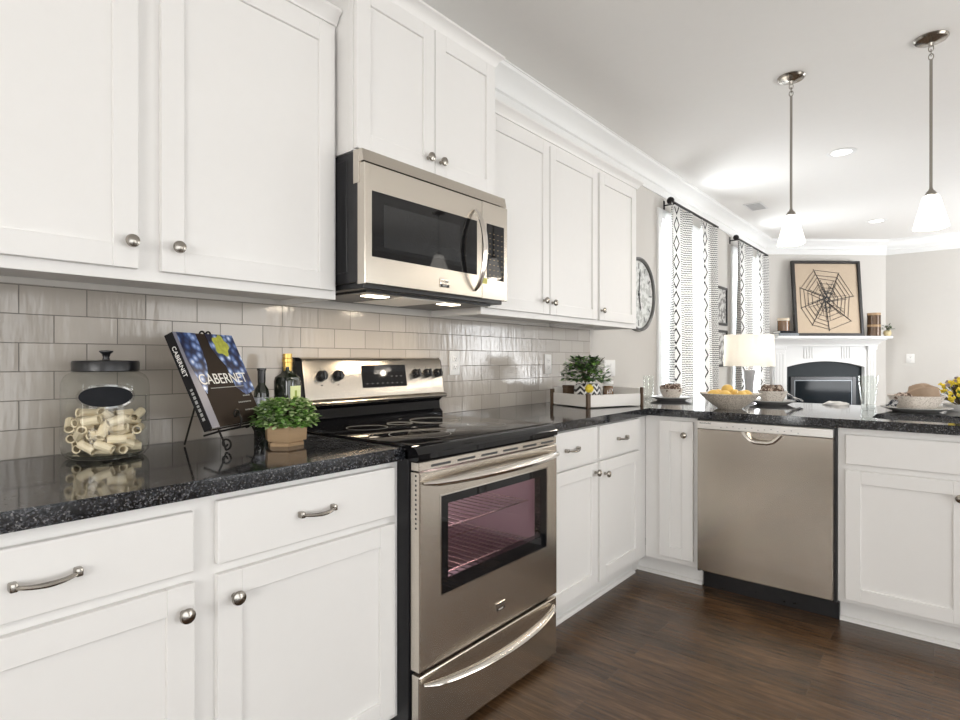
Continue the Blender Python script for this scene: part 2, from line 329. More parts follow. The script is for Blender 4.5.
M['cushion'] = mat('beige upholstery', (0.55, 0.49, 0.41), 0.95, noise=0.05, scale=80)
M['vent'] = mat('white vent metal', (0.70, 0.69, 0.68), 0.5)
M['door_paint'] = mat('white door paint', (0.80, 0.79, 0.77), 0.45)

# ------------------------------------------------------------------ mesh helpers
class MB:
    def __init__(s): s.bm = bmesh.new()
    def box(s, x0, x1, y0, y1, z0, z1, bev=0.0, seg=1, mtx=None):
        r = bmesh.ops.create_cube(s.bm, size=1.0)
        vs = r['verts']
        for v in vs:
            v.co = Vector(((x0 + x1) / 2 + v.co.x * abs(x1 - x0), (y0 + y1) / 2 + v.co.y * abs(y1 - y0), (z0 + z1) / 2 + v.co.z * abs(z1 - z0)))
        if bev:
            es = list({e for v in vs for e in v.link_edges})
            r = bmesh.ops.bevel(s.bm, geom=es, offset=bev, segments=seg, affect='EDGES', profile=0.5)
            vs = list({v for f in r['faces'] for v in f.verts})
        if mtx is not None:
            for v in vs: v.co = mtx @ v.co
        return s
    def grid(s, rings, closed=True, cap0=True, cap1=True):
        vr = [[s.bm.verts.new(p) for p in ring] for ring in rings]
        n = len(vr[0])
        for a, b in zip(vr[:-1], vr[1:]):
            for i in range(n if closed else n - 1):
                j = (i + 1) % n
                try: s.bm.faces.new((a[i], a[j], b[j], b[i]))
                except ValueError: pass
        if closed and cap0: s.bm.faces.new(list(reversed(vr[0])))
        if closed and cap1: s.bm.faces.new(vr[-1])
        return s
    def tube(s, pts, r, seg=8, flat=1.0):
        pts = [Vector(p) for p in pts]; n = len(pts)
        rs = r if isinstance(r, (list, tuple)) else [r] * n
        t0 = (pts[1] - pts[0]).normalized()
        up = Vector((0, 0, 1)) if abs(t0.z) < 0.9 else Vector((1, 0, 0))
        a = t0.cross(up).normalized(); rings = []
        for i, p in enumerate(pts):
            t = (pts[min(i + 1, n - 1)] - pts[max(i - 1, 0)]).normalized()
            a = (a - t * a.dot(t)).normalized(); b = t.cross(a)
            rings.append([p + a * (math.cos(k * 2 * PI / seg) * rs[i]) + b * (math.sin(k * 2 * PI / seg) * rs[i] * flat) for k in range(seg)])
        return s.grid(rings)
    def cyl(s, p0, p1, r0, r1=None, seg=20): return s.tube([p0, p1], [r0, r0 if r1 is None else r1], seg)
    def lathe(s, prof, c=(0, 0, 0), seg=32, axis='z', sq=None, rot=0.0, cap=True):
        """profile [(r, h)] spun about the axis; sq rounds the section towards a square"""
        rings = []
        for r, h in prof:
            ring = []
            for k in range(seg):
                th = k * 2 * PI / seg; cx, sy = math.cos(th), math.sin(th)
                f = 1.0
                if sq: f = (abs(cx) ** sq + abs(sy) ** sq) ** (-1.0 / sq)
                x, y = r * f * cx, r * f * sy
                x, y = x * math.cos(rot) - y * math.sin(rot), x * math.sin(rot) + y * math.cos(rot)
                if axis == 'z': q = (x, y, h)
                elif axis == 'y': q = (x, -h, y)          # spun about local -y (a front)
                else: q = (h, x, y)
                ring.append((q[0] + c[0], q[1] + c[1], q[2] + c[2]))
            rings.append(ring)
        return s.grid(rings, True, cap and prof[0][0] > 1e-6, cap and prof[-1][0] > 1e-6)
    def ball(s, c, r, sx=1, sy=1, sz=1, u=16, v=10, mtx=None):
        rings = []
        for j in range(v + 1):
            e = -PI / 2 + PI * j / v; ce, se = max(math.cos(e), 0.02), math.sin(e); ring = []
            for i in range(u):
                a = 2 * PI * i / u; p = Vector((r * ce * math.cos(a) * sx, r * ce * math.sin(a) * sy, r * se * sz))
                if mtx is not None: p = mtx @ p
                ring.append((p.x + c[0], p.y + c[1], p.z + c[2]))
            rings.append(ring)
        return s.grid(rings)
    def prism(s, poly, a, b, axis='y'):
        def P(p, h): return {'y': (p[0], h, p[1]), 'z': (p[0], p[1], h), 'x': (h, p[0], p[1])}[axis]
        v0 = [s.bm.verts.new(P(p, a)) for p in poly]; v1 = [s.bm.verts.new(P(p, b)) for p in poly]
        n = len(poly)
        s.bm.faces.new(v0); s.bm.faces.new(list(reversed(v1)))
        for i in range(n): s.bm.faces.new((v0[i], v1[i], v1[(i + 1) % n], v0[(i + 1) % n]))
        return s
    def sweep(s, path, prof, closed=False):
        """profile [(outward, z)] along a plan path [(x, y)], mitred; outward is to the right of travel"""
        n = len(path); rings = []
        for i in range(n):
            p = Vector(path[i])
            def nrm(a, b):
                d = (Vector(b) - Vector(a)).normalized(); return Vector((d.y, -d.x))
            n0 = nrm(path[i - 1], path[i]) if i > 0 or closed else nrm(path[i], path[i + 1])
            n1 = nrm(path[i], path[(i + 1) % n]) if i < n - 1 or closed else n0
            m = (n0 + n1); m = m / max(0.2, m.dot(n0))
            rings.append([(p.x + m.x * o, p.y + m.y * o, z) for o, z in prof])
        return s.grid(rings)
    def leaf(s, base, d, length, width, bend=0.2):
        d = Vector(d).normalized(); side = d.cross(Vector((0, 0, 1)))
        if side.length < 1e-3: side = Vector((1, 0, 0))
        side.normalize(); n = side.cross(d)
        b = Vector(base); row = []
        for t, w in ((0.0, 0.15), (0.35, 1.0), (0.7, 0.8), (1.0, 0.05)):
            c = b + d * (length * t) - n * (bend * length * t * t)
            row.append([s.bm.verts.new(c - side * (width * w / 2)), s.bm.verts.new(c + n * (width * 0.12 * w)), s.bm.verts.new(c + side * (width * w / 2))])
        for a, c in zip(row[:-1], row[1:]):
            for i in range(2): s.bm.faces.new((a[i], a[i + 1], c[i + 1], c[i]))
        return s
    def build(s, name, m, parent=None, smooth=True, mods=None, angle=35):
        bmesh.ops.recalc_face_normals(s.bm, faces=s.bm.faces)
        me = bpy.data.meshes.new(name); s.bm.to_mesh(me); s.bm.free()
        me.materials.append(M[m] if isinstance(m, str) else m)
        if smooth:
            me.shade_smooth(); me.set_sharp_from_angle(angle=math.radians(angle))
        o = bpy.data.objects.new(name, me); C.objects.link(o)
        if parent: o.parent = parent
        return o
def tag(o, label=None, cat=None, group=None, kind=None):
    if label: o['label'] = label
    if cat: o['category'] = cat
    if group: o['group'] = group
    if kind: o['kind'] = kind
    return o
def thing(name, label, cat, loc=(0, 0, 0), rotz=0.0, group=None):
    o = bpy.data.objects.new(name, None); C.objects.link(o); o.empty_display_size = 0.1
    o.location = loc; o.rotation_euler = (0, 0, rotz)
    return tag(o, label, cat, group)
def place(o, loc, rot=(0, 0, 0)):
    o.location = loc; o.rotation_euler = rot; return o
def copy_tree(o, parent=None):
    c = o.copy(); C.objects.link(c)
    if parent: c.parent = parent
    for ch in [x for x in bpy.data.objects if x.parent == o]: copy_tree(ch, c)
    return c
def pieces(name, boxes, m, parent, bev=0.0):
    return [MB().box(*q, bev).build(name, m, parent, smooth=False) for q in boxes]
def struct(o): return tag(o, kind='structure')
def text(name, body, size, m, parent, loc, rot, depth=0.0003, align='CENTER', sx=1.0):
    cu = bpy.data.curves.new(name, 'FONT'); cu.body = body; cu.size = size; cu.extrude = depth
    cu.align_x = align; cu.align_y = 'CENTER'
    tmp = bpy.data.objects.new(name, cu); C.objects.link(tmp)
    me = bpy.data.meshes.new_from_object(tmp); bpy.data.objects.remove(tmp)
    me.materials.clear(); me.materials.append(M[m]); me.name = name
    o = bpy.data.objects.new(name, me); C.objects.link(o); o.parent = parent
    o.location = loc; o.rotation_euler = rot; o.scale = (sx, 1, 1)
    return o

# ------------------------------------------------------------------ the room
XR, YF, YB, H = 4.6, -2.6, 9.22, 2.74
CX, CY = 1.22, 8.12                         # the chamfered corner behind the fireplace
DIAG = math.atan2(YB - CY, CX)
struct(MB().prism([(0, YF), (XR, YF), (XR, YB), (CX, YB), (0, CY)], -0.05, 0, 'z').build('floor', 'floor', smooth=False))
struct(MB().prism([(0, YF), (XR, YF), (XR, YB), (CX, YB), (0, CY)], H, H + 0.05, 'z').build('ceiling', 'ceil', smooth=False))
def wall_with_holes(axis, at0, at1, s0, s1, holes):
    """wall running along s with rectangular openings [(a, b, z0, z1)]"""
    b = MB()
    def bx(a, c, z0, z1):
        if c - a < 1e-4 or z1 - z0 < 1e-4: return
        if axis == 'y': b.box(at0, at1, a, c, z0, z1)
        else: b.box(a, c, at0, at1, z0, z1)
    cur = s0
    for a, c, z0, z1 in sorted(holes):
        bx(cur, a, 0, H); bx(a, c, 0, z0); bx(a, c, z1, H); cur = c
    bx(cur, s1, 0, H)
    return b
HL = [(4.66, 5.72, 0.50, 2.36), (6.72, 7.68, 0.50, 2.36)]
HR = [(-1.2, 1.4, 0.04, 2.25), (2.3, 4.2, 0.04, 2.25), (7.35, 8.85, 0.30, 2.25)]  # invented openings out of view, cut to let fill light in
HF = [(1.3, 3.9, 0.95, 2.15), (0.10, 0.42, 0.30, 2.10)]  # invented: one opening for fill, a narrow one for the dishwasher reflection
HB = []
struct(wall_with_holes('y', -0.16, 0, YF, CY + 0.1, HL).build('wall_left', 'wall', smooth=False))
struct(wall_with_holes('y', XR, XR + 0.16, YF, YB, HR).build('wall_right', 'wall', smooth=False))
struct(wall_with_holes('x', YF - 0.16, YF, 0, XR, HF).build('wall_front', 'wall', smooth=False))
struct(wall_with_holes('x', YB, YB + 0.12, CX - 0.02, XR, HB).build('wall_back', 'wall', smooth=False))
wc = MB().box(0, math.hypot(CX, YB - CY), 0, 0.10, 0, H).build('wall_corner', 'wall', smooth=False)
place(wc, (0, CY, 0), (0, 0, DIAG)); struct(wc)

def window(n, axis, at, a, c, z0, z1, inward, bars_v=1, bars_h=1, casing=0.08):
    """frame, mullions and one glazed pane in a wall opening; inward is the sign towards the room"""
    w = 0.045; b = MB()
    def bx(m, s0, s1, q0, q1, d0, d1):
        d0, d1 = sorted((at + d0 * inward, at + d1 * inward))
        if axis == 'y': m.box(d0, d1, s0, s1, q0, q1, 0.002)
        else: m.box(s0, s1, d0, d1, q0, q1, 0.002)
    for s0, s1, q0, q1 in ((a, a + w, z0, z1), (c - w, c, z0, z1), (a + w, c - w, z0, z0 + w), (a + w, c - w, z1 - w, z1)): bx(b, s0, s1, q0, q1, -0.075, -0.02)
    for i in range(1, bars_v + 1): s = a + (c - a) * i / (bars_v + 1); bx(b, s - 0.015, s + 0.015, z0 + w, z1 - w, -0.06, -0.035)
    for i in range(1, bars_h + 1): q = z0 + (z1 - z0) * i / (bars_h + 1); bx(b, a + w, c - w, q - 0.02, q + 0.02, -0.062, -0.033)
    o = struct(b.build('window_%d' % n, 'trim', smooth=False))
    g = MB(); bx(g, a + w * 0.5, c - w * 0.5, z0 + w * 0.5, z1 - w * 0.5, -0.050, -0.046); g.build('pane', 'window_glass', o, smooth=False)
    k = MB(); cw = casing
    for s0, s1, q0, q1 in ((a - cw, a, z0 - cw, z1 + cw), (c, c + cw, z0 - cw, z1 + cw), (a, c, z1, z1 + cw), (a, c, z0 - cw, z0)): bx(k, s0, s1, q0, q1, 0.0, 0.018)
    k.build('window_casing', 'trim', o, smooth=False)
    return o
window(1, 'y', 0, *HL[0], 1); window(2, 'y', 0, *HL[1], 1)
window(3, 'y', XR, *HR[0], -1, 2, 0); window(4, 'y', XR, *HR[1], -1, 2, 0); window(7, 'x', YF, *HF[1], 1, 0, 1, 0.05); window(6, 'y', XR, *HR[2], -1, 1, 1); window(5, 'x', YF, *HF[0], 1, 2, 1)  # invented windows out of view, added around the fill lamps

# crown moulding and frieze along the visible walls, baseboards
ROOM = [(0, YF), (0, CY), (CX, YB), (XR, YB), (XR, YF)]
crown = [(0.0, H - 0.19), (0.012, H - 0.19), (0.014, H - 0.172), (0.010, H - 0.160), (0.010, H - 0.125), (0.022, H - 0.118), (0.026, H - 0.100), (0.048, H - 0.062), (0.078, H - 0.034), (0.090, H - 0.024), (0.094, H - 0.008), (0.100, H - 0.006), (0.100, H), (0.0, H)]
struct(MB().sweep(ROOM, crown).build('trim_1', 'trim'))
base = [(0.0, 0.0), (0.016, 0.0), (0.016, 0.10), (0.010, 0.125), (0.004, 0.13), (0.0, 0.13)]
struct(MB().sweep([(0, 3.95), (0, CY), (0.12, CY + 0.108)], base).build('baseboard_left', 'trim'))
struct(MB().sweep([(1.12, YB - 0.09), (CX, YB), (XR, YB)], base).build('baseboard_back', 'trim'))
# glazed tile splash on the kitchen wall
struct(MB().box(0.0, 0.010, -0.9, 3.432, 0.914, 1.374).build('backsplash', 'tile', smooth=False))

# ------------------------------------------------------------------ kitchen cabinets
# local frame of every cabinet and appliance: x along its width, back at y = 0, front towards -y
def left_run(y): return (0.0, y, 0.0), PI / 2
YC = 2.9536                                  # face of the peninsula cabinets
def shaker(x0, x1, z0, z1, y, t=0.020, fr=0.057, rec=0.009):
    b = MB()
    b.box(x0 + 0.002, x1 - 0.002, y - (t - rec), y, z0 + 0.002, z1 - 0.002)
    for a, c, q, w in ((x0, x0 + fr, z0, z1), (x1 - fr, x1, z0, z1), (x0 + fr, x1 - fr, z0, z0 + fr), (x0 + fr, x1 - fr, z1 - fr, z1)):
        b.box(a, c, y - t, y - 0.001, q, w, 0.0014)
    return b
def slab(x0, x1, z0, z1, y, t=0.020):
    return MB().box(x0, x1, y - t, y, z0, z1, 0.004, 2)
KNOB = [(0.0065, 0.0), (0.0065, 0.004), (0.0052, 0.010), (0.0070, 0.015), (0.0150, 0.019), (0.0165, 0.023), (0.0150, 0.028), (0.0080, 0.0315), (0.0, 0.0325)]
def knob(x, z, y, parent):
    return MB().lathe(KNOB, (x, y, z), 20, 'y').build('knob', 'nickel', parent)
def pull(x, z, y, parent, L=0.096):
    b = MB(); h = L / 2
    pts = []; rs = []
    for i in range(15):
        u = -1 + 2 * i / 14
        pts.append((x + u * h, y - 0.012 - 0.018 * (1 - u * u) ** 0.7, z - 0.004 * (1 - u * u))); rs.append(0.0046 + 0.0022 * (1 - abs(u)))
    b.tube(pts, rs, 8, 0.8)
    for s in (-1, 1):
        b.box(x + s * h - 0.0065, x + s * h + 0.0065, y - 0.019, y, z - 0.008, z + 0.008, 0.003, 2)
    return b.build('pull', 'nickel', parent)
def door(parent, x0, x1, z0, z1, y, kx=None, kz=None, name='door'):
    o = shaker(x0, x1, z0, z1, y).build(name, 'cab', parent, smooth=False)
    if kx is not None: knob(kx, kz, y - 0.020, o)
    return o
def drawer(parent, x0, x1, z0, z1, y, px=None, name='drawer'):
    o = slab(x0, x1, z0, z1, y).build(name, 'cab', parent, smooth=False)
    if px is not None: pull(px, (z0 + z1) / 2, y - 0.020, o)
    return o
def base_cabinet(label, w, loc, rot, toe_x=None, d=0.61):
    t = thing('base_cabinet', label, 'cabinet', loc, rot)
    MB().box(0, w, -d, -0.022, 0.105, 0.876, 0.0015).build('carcass', 'cab', t, smooth=False)
    a, c = toe_x or (0, w)
    b = MB().box(a, c, -d + 0.075, -0.03, 0, 0.105)
    b.prism([(-d + 0.075, 0), (-d + 0.057, 0), (-d + 0.058, 0.008), (-d + 0.064, 0.015), (-d + 0.075, 0.018)], a, c, 'x')
    b.build('toe_kick', 'cab', t, smooth=False)
    return t
def crown_cab(w, d, z, parent, left=True, right=True, hgt=0.045, proj=0.036):
    p = [(0.0, z), (0.008, z), (0.010, z + hgt * .18), (0.016, z + hgt * .30), (0.020, z + hgt * .55), (0.034, z + hgt * .78), (proj, z + hgt * .84), (proj, z + hgt), (0, z + hgt)]
    path = []
    if left: path.append((0, -0.02))
    path += [(0, -d), (w, -d)]
    if right: path.append((w, -0.02))
    path = list(path)
    # outward must be to the right of travel: walking +x along the front, right is -y
    return MB().sweep(path, p).build('crown_molding', 'cab', parent)
def wall_cabinet(label, w, d, z0, z1, loc, rot):
    t = thing('wall_cabinet', label, 'cabinet', loc, rot)
    b = MB().box(0, w, -d + 0.019, 0, z0 + 0.018, z1)
    b.box(0, w, -d, -d + 0.019, z0, z1, 0.001); b.box(0, 0.016, -d + 0.019, 0, z0, z0 + 0.018); b.box(w - 0.016, w, -d + 0.019, 0, z0, z0 + 0.018)
    b.build('carcass', 'cab', t, smooth=False)
    return t
YR0, YR1 = 1.1555, 1.9175                   # the range bay
FY = -0.61
# left of the range
y0 = 0.0; L, R_ = left_run(y0)
c = base_cabinet('white base cabinet left of the range, two drawers over two doors', YR0 - y0, L, R_)
drawer(c, 0.026, 0.553, 0.714, 0.846, FY, 0.289); drawer(c, 0.603, 1.130, 0.714, 0.858, FY, 0.858)
door(c, 0.026, 0.553, 0.130, 0.692, FY, 0.528, 0.634); door(c, 0.603, 1.130, 0.130, 0.692, FY, 0.640, 0.636)
# right of the range, up to the corner
L, R_ = left_run(YR1)
c = base_cabinet('white base cabinet between the range and the corner, two small drawers over two doors', YC - YR1, L, R_)
drawer(c, 0.022, 0.458, 0.708, 0.866, FY, 0.217); drawer(c, 0.484, 0.926, 0.708, 0.866, FY, 0.702)
door(c, 0.022, 0.458, 0.137, 0.697, FY, 0.430, 0.655); door(c, 0.484, 0.926, 0.137, 0.697, FY, 0.524, 0.636)
# peninsula: narrow door, dishwasher bay, sink base
c = base_cabinet('narrow white base cabinet with one door between the corner and the dishwasher', 0.893 - 0.61, (0.61, YC + 0.61, 0), 0, (-0.075, 0.283))
door(c, 0.085, 0.263, 0.135, 0.853, FY, 0.222, 0.784)
MB().box(-0.085, -0.074, -0.609, -0.535, 0, 0.105).build('toe_kick_return', 'cab', c, smooth=False)
c = base_cabinet('white sink base cabinet right of the dishwasher, plain panel over two doors', 0.92, (1.503, YC + 0.61, 0), 0)
drawer(c, 0.030, 0.880, 0.717, 0.846, FY, None, 'false_front')
door(c, 0.030, 0.450, 0.125, 0.692, FY, 0.415, 0.628); door(c, 0.460, 0.880, 0.125, 0.692, FY, 0.495, 0.628)
# back panel of the peninsula towards the dining side
t = thing('peninsula_back_panel', 'white panelled back of the peninsula under the granite overhang', 'panel', (0.0, 3.575, 0))
MB().box(0.0, 2.43, 0.0, 0.045, 0, 0.876, 0.002).build('panel', 'cab', t, smooth=False)

# wall cabinets
L, R_ = left_run(0.0)
c = wall_cabinet('white two-door wall cabinet left of the microwave, above the pasta jar', YR0, 0.305, 1.374, 2.29, L, R_)
door(c, 0.026, 0.550, 1.402, 2.262, -0.305, 0.529, 1.466); door(c, 0.604, 1.136, 1.402, 2.262, -0.305, 0.639, 1.467)
crown_cab(YR0, 0.305, 2.285, c, True, False)
L, R_ = left_run(YR0 + 0.004)
c = wall_cabinet('tall deeper white two-door wall cabinet mounted above the microwave', 0.730, 0.390, 1.856, 2.425, L, R_)
MB().box(0.730, 0.757, -0.30, -0.002, 1.856, 2.40).build('filler_strip', 'cab', c, smooth=False)
door(c, 0.003, 0.363, 1.862, 2.405, -0.390, 0.325, 1.914); door(c, 0.367, 0.727, 1.862, 2.405, -0.390, 0.392, 1.914)
crown_cab(0.730, 0.390, 2.405, c, hgt=0.055, proj=0.040)
L, R_ = left_run(YR1)
c = wall_cabinet('white two-door wall cabinet right of the microwave', 2.962 - YR1, 0.305, 1.374, 2.29, L, R_)
door(c, 0.026, 0.522, 1.402, 2.258, -0.305, 0.466, 1.468); door(c, 0.530, 1.030, 1.402, 2.258, -0.305, 0.545, 1.462)
crown_cab(2.962 - YR1, 0.305, 2.285, c, False, False)
L, R_ = left_run(2.962)
c = wall_cabinet('narrow single-door white wall cabinet at the end, beside the wall clock', 3.510 - 2.962, 0.305, 1.374, 2.29, L, R_)
door(c, 0.014, 0.500, 1.402, 2.258, -0.305, 0.028 + 0.0, 1.458)
crown_cab(3.510 - 2.962, 0.305, 2.285, c, False, True)

# granite worktops
def top(name, label, poly, holes=None):
    b = MB(); b.prism(poly, 0.876, 0.914, 'z')
    es = [e for e in b.bm.edges if abs(e.verts[0].co.z - e.verts[1].co.z) < 1e-6]
    bmesh.ops.bevel(b.bm, geom=es, offset=0.004, segments=2, affect='EDGES')
    return tag(b.build(name, 'granite', None, smooth=True), label, 'countertop')
top('countertop', 'black speckled granite countertop left of the range under the pasta jar', [(0.010, -0.06), (0.645, -0.06), (0.645, YR0 - 0.001), (0.010, YR0 - 0.001)])
SX0, SX1, SY0, SY1 = 1.615, 2.33, 3.02, 3.39   # sink cut-out
ct = MB()
outer = [(0.010, YR1 + 0.001), (0.645, YR1 + 0.001), (0.645, YC - 0.035), (2.52, YC - 0.035), (2.52, 3.865), (0.002, 3.865), (0.002, 3.44), (0.010, 3.43)]
def rrect(x0, x1, y0, y1, r, n=6):
    pts = []
    for cx_, cy_, a0 in ((x1 - r, y1 - r, 0), (x0 + r, y1 - r, PI / 2), (x0 + r, y0 + r, PI), (x1 - r, y0 + r, 1.5 * PI)):
        for k in range(n + 1): a = a0 + k * PI / 2 / n; pts.append((cx_ + r * math.cos(a), cy_ + r * math.sin(a)))
    return pts
inner = rrect(SX0, SX1, SY0, SY1, 0.09)
bm = ct.bm
def loop_at(pts, z):
    vs = [bm.verts.new((p[0], p[1], z)) for p in pts]
    return vs, [bm.edges.new((vs[i], vs[(i + 1) % len(vs)])) for i in range(len(vs))]
for z in (0.876, 0.914):
    vo, eo = loop_at(outer, z); vi, ei = loop_at(inner, z)
    bmesh.ops.triangle_fill(bm, use_beauty=True, edges=eo + ei)
    if z < 0.9: lo = (vo, vi)
    else: hi = (vo, vi)
for a, b_ in zip(lo, hi):
    for i in range(len(a)): j = (i + 1) % len(a); bm.faces.new((a[i], a[j], b_[j], b_[i]))
tag(ct.build('countertop', 'granite', smooth=False), 'black speckled granite countertop of the corner and peninsula with the sink cut-out', 'countertop')
sk = MB()
rings = [[(x, y, z) for x, y in rrect(SX0 - o, SX1 + o, SY0 - o, SY1 + o, 0.09)] for o, z in ((0.02, 0.874), (0.004, 0.874), (-0.002, 0.80), (-0.012, 0.70), (-0.05, 0.685))]
sk.grid(rings, True, False, True)
s_ = thing('sink', 'stainless undermount sink let into the peninsula granite', 'sink', (0, 0, 0))
sk.build('basin', 'sink_steel', s_)
MB().lathe([(0.0, 0.0), (0.035, 0.0), (0.045, 0.002), (0.045, 0.0)], ((SX0 + SX1) / 2, (SY0 + SY1) / 2, 0.687), 20).build('drain', 'bright_steel', s_)

# ------------------------------------------------------------------ range
rg = thing('range', 'freestanding stainless steel electric range with black glass cooktop and oven window', 'range', (0.0, YR0 + 0.002, 0), PI / 2)
RW = 0.758
b = MB()
b.box(0, 0.022, -0.655, -0.02, 0.012, 0.905, 0.002); b.box(RW - 0.022, RW, -0.655, -0.02, 0.012, 0.905, 0.002)
b.box(0.02, RW - 0.02, -0.04, -0.02, 0.03, 0.90); b.box(0.02, RW - 0.02, -0.655, -0.03, 0.012, 0.045); b.box(0.02, RW - 0.02, -0.650, -0.03, 0.875, 0.905)
b.box(0.02, RW - 0.02, -0.655, -0.03, 0.20, 0.235)
b.build('body', 'black_satin', rg, smooth=False)
cv = MB()                                   # oven cavity, open to the front
for x0, x1, y0_, y1_, z0, z1 in ((0.05, 0.06, -0.64, -0.07, 0.26, 0.86), (RW - 0.06, RW - 0.05, -0.64, -0.07, 0.26, 0.86), (0.05, RW - 0.05, -0.08, -0.07, 0.26, 0.86), (0.05, RW - 0.05, -0.64, -0.07, 0.86, 0.87)):
    cv.box(x0, x1, y0_, y1_, z0, z1)
cv.build('oven_cavity', 'enamel', rg, smooth=False)
MB().box(0.05, RW - 0.05, -0.64, -0.07, 0.25, 0.262).build('oven_floor', 'black_satin', rg, smooth=False)
for zr in (0.47, 0.62):
    k = MB()
    for i in range(17): x = 0.075 + i * (RW - 0.15) / 16; k.cyl((x, -0.60, zr), (x, -0.11, zr), 0.0022, seg=6)
    for yy in (-0.60, -0.36, -0.11): k.cyl((0.062, yy, zr - 0.002), (RW - 0.062, yy, zr - 0.002), 0.0035, seg=6)
    k.build('oven_rack', 'bright_steel', rg)
d = bpy.data.lights.new('oven_fill', 'POINT'); d.energy = 1.6; d.color = (1, 0.86, 0.88); d.shadow_soft_size = 0.03  # unseen fill light added to brighten the cavity, not a lit oven bulb
o = bpy.data.objects.new('oven_fill', d); C.objects.link(o); o.parent = rg; o.location = (0.60, -0.16, 0.80)
# cooktop: glass plate with a rounded front lip
b = MB().box(0.006, RW - 0.006, -0.655, -0.075, 0.905, 0.922, 0.004, 2)
lip = [(-0.640, 0.880), (-0.690, 0.874), (-0.698, 0.880), (-0.698, 0.896), (-0.688, 0.910), (-0.668, 0.921), (-0.640, 0.922)]
b.prism(lip, 0.0, RW, 'x')
co = b.build('cooktop', 'black_gloss', rg)
for bx_, by_, br_ in ((0.20, -0.50, 0.105), (0.20, -0.22, 0.075), (0.56, -0.50, 0.075), (0.56, -0.22, 0.105), (0.38, -0.20, 0.05)):
    MB().lathe([(br_ - 0.0012, 0.9221), (br_, 0.9224), (br_ + 0.0012, 0.9221)], (bx_, by_, 0), 40, cap=False).build('burner_ring', 'grey_print', co)
# door with window frame
DF = -0.700
def plate_ring(b, o, i, yf, yb, ch=0.003):
    """one-piece plate with a rectangular opening; o and i are (x0, x1, z0, z1), chamfered outer edge"""
    R = lambda q, y, k=0.0: [(q[0] + k, y, q[2] + k), (q[1] - k, y, q[2] + k), (q[1] - k, y, q[3] - k), (q[0] + k, y, q[3] - k)]
    return b.grid([R(o, yb), R(o, yf + ch), R(o, yf, ch), R(i, yf), R(i, yb), R(o, yb)], True, False, False)
wx0, wx1, wz0, wz1 = 0.093, 0.677, 0.460, 0.760
b = plate_ring(MB(), (0.004, RW - 0.006, 0.258, 0.842), (wx0, wx1, wz0, wz1), DF, -0.662, 0.004)
dr = b.build('oven_door', 'steel_h', rg, smooth=False)
g = MB()
bw = 0.034
g.box(wx0, wx0 + bw, DF + 0.002, -0.668, wz0, wz1); g.box(wx1 - bw, wx1, DF + 0.002, -0.668, wz0, wz1)
g.box(wx0 + bw, wx1 - bw, DF + 0.002, -0.668, wz0, wz0 + bw * 1.3); g.box(wx0 + bw, wx1 - bw, DF + 0.002, -0.668, wz1 - bw * 0.8, wz1)
g.build('window_border', 'black_gloss', dr, smooth=False)
MB().box(wx0 + bw * 0.5, wx1 - bw * 0.5, DF + 0.004, DF + 0.008, wz0 + bw * 0.5, wz1 - bw * 0.4).build('oven_window', 'oven_glass', dr, smooth=False)
b = MB()
for x0, x1, z0, z1 in ((wx0 - 0.005, wx0, wz0 - 0.005, wz1 + 0.005), (wx1, wx1 + 0.005, wz0 - 0.005, wz1 + 0.005), (wx0, wx1, wz0 - 0.005, wz0), (wx0, wx1, wz1, wz1 + 0.005)): b.box(x0, x1, DF - 0.001, DF + 0.004, z0, z1)
b.build('window_trim', 'bright_steel', dr, smooth=False)
def bow_bar(x0, x1, z, y, bulge, r, drop, parent, flat=0.75):
    pts = []; rs = []
    for i in range(21):
        u = -1 + 2 * i / 20
        k = (1 - u * u)
        pts.append((x0 + (x1 - x0) * (i / 20), y - 0.006 - bulge * k ** 0.62, z - drop * k)); rs.append(r * (0.45 + 0.55 * k ** 0.35) if k > 0 else r * 0.35)
    return MB().tube(pts, rs, 12, flat).build('handle', 'bright_steel', parent)
bow_bar(0.012, RW - 0.014, 0.812, DF, 0.050, 0.0185, 0.0, dr)
b = MB()
b.box(0.360, 0.410, DF - 0.004, DF, 0.318, 0.345, 0.001)
bd = b.build('badge', 'bright_steel', dr, smooth=False)
MB().box(0.361, 0.409, DF - 0.0046, DF - 0.0038, 0.3185, 0.327).build('badge_band', 'black_plastic', bd, smooth=False)
text('badge_lettering', 'FRIGIDAIRE', 0.0085, 'dark_print', bd, (0.385, DF - 0.0042, 0.336), (PI / 2, 0, 0))
text('badge_lettering', 'GALLERY', 0.0062, 'print_white', bd, (0.385, DF - 0.0048, 0.3228), (PI / 2, 0, 0))
# vent strip over the door
b = MB().box(0.004, RW - 0.006, DF + 0.004, -0.662, 0.846, 0.873, 0.002)
v_ = b.build('vent_trim', 'steel_h', rg, smooth=False)
pieces('vent_slot', [(0.055 + i * 0.118, 0.140 + i * 0.118, DF + 0.003, DF + 0.006, 0.854, 0.861) for i in range(6)], 'slot', v_)
pieces('vent_hole', [(0.0035, 0.0045, DF + 0.014, DF + 0.020, 0.830 - 0.014 * i, 0.836 - 0.014 * i) for i in range(12)], 'slot', dr)
# storage drawer
b = MB().box(0.004, RW - 0.006, DF + 0.002, -0.662, 0.022, 0.246, 0.005, 2)
sd = b.build('storage_drawer', 'steel_h', rg, smooth=False)
bow_bar(0.014, RW - 0.040, 0.222, DF, 0.052, 0.0165, 0.012, sd)
for s in (0.06, RW - 0.06):
    for yy in (-0.60, -0.10): MB().cyl((s, yy, 0), (s, yy, 0.015), 0.018).build('foot', 'black_plastic', rg)
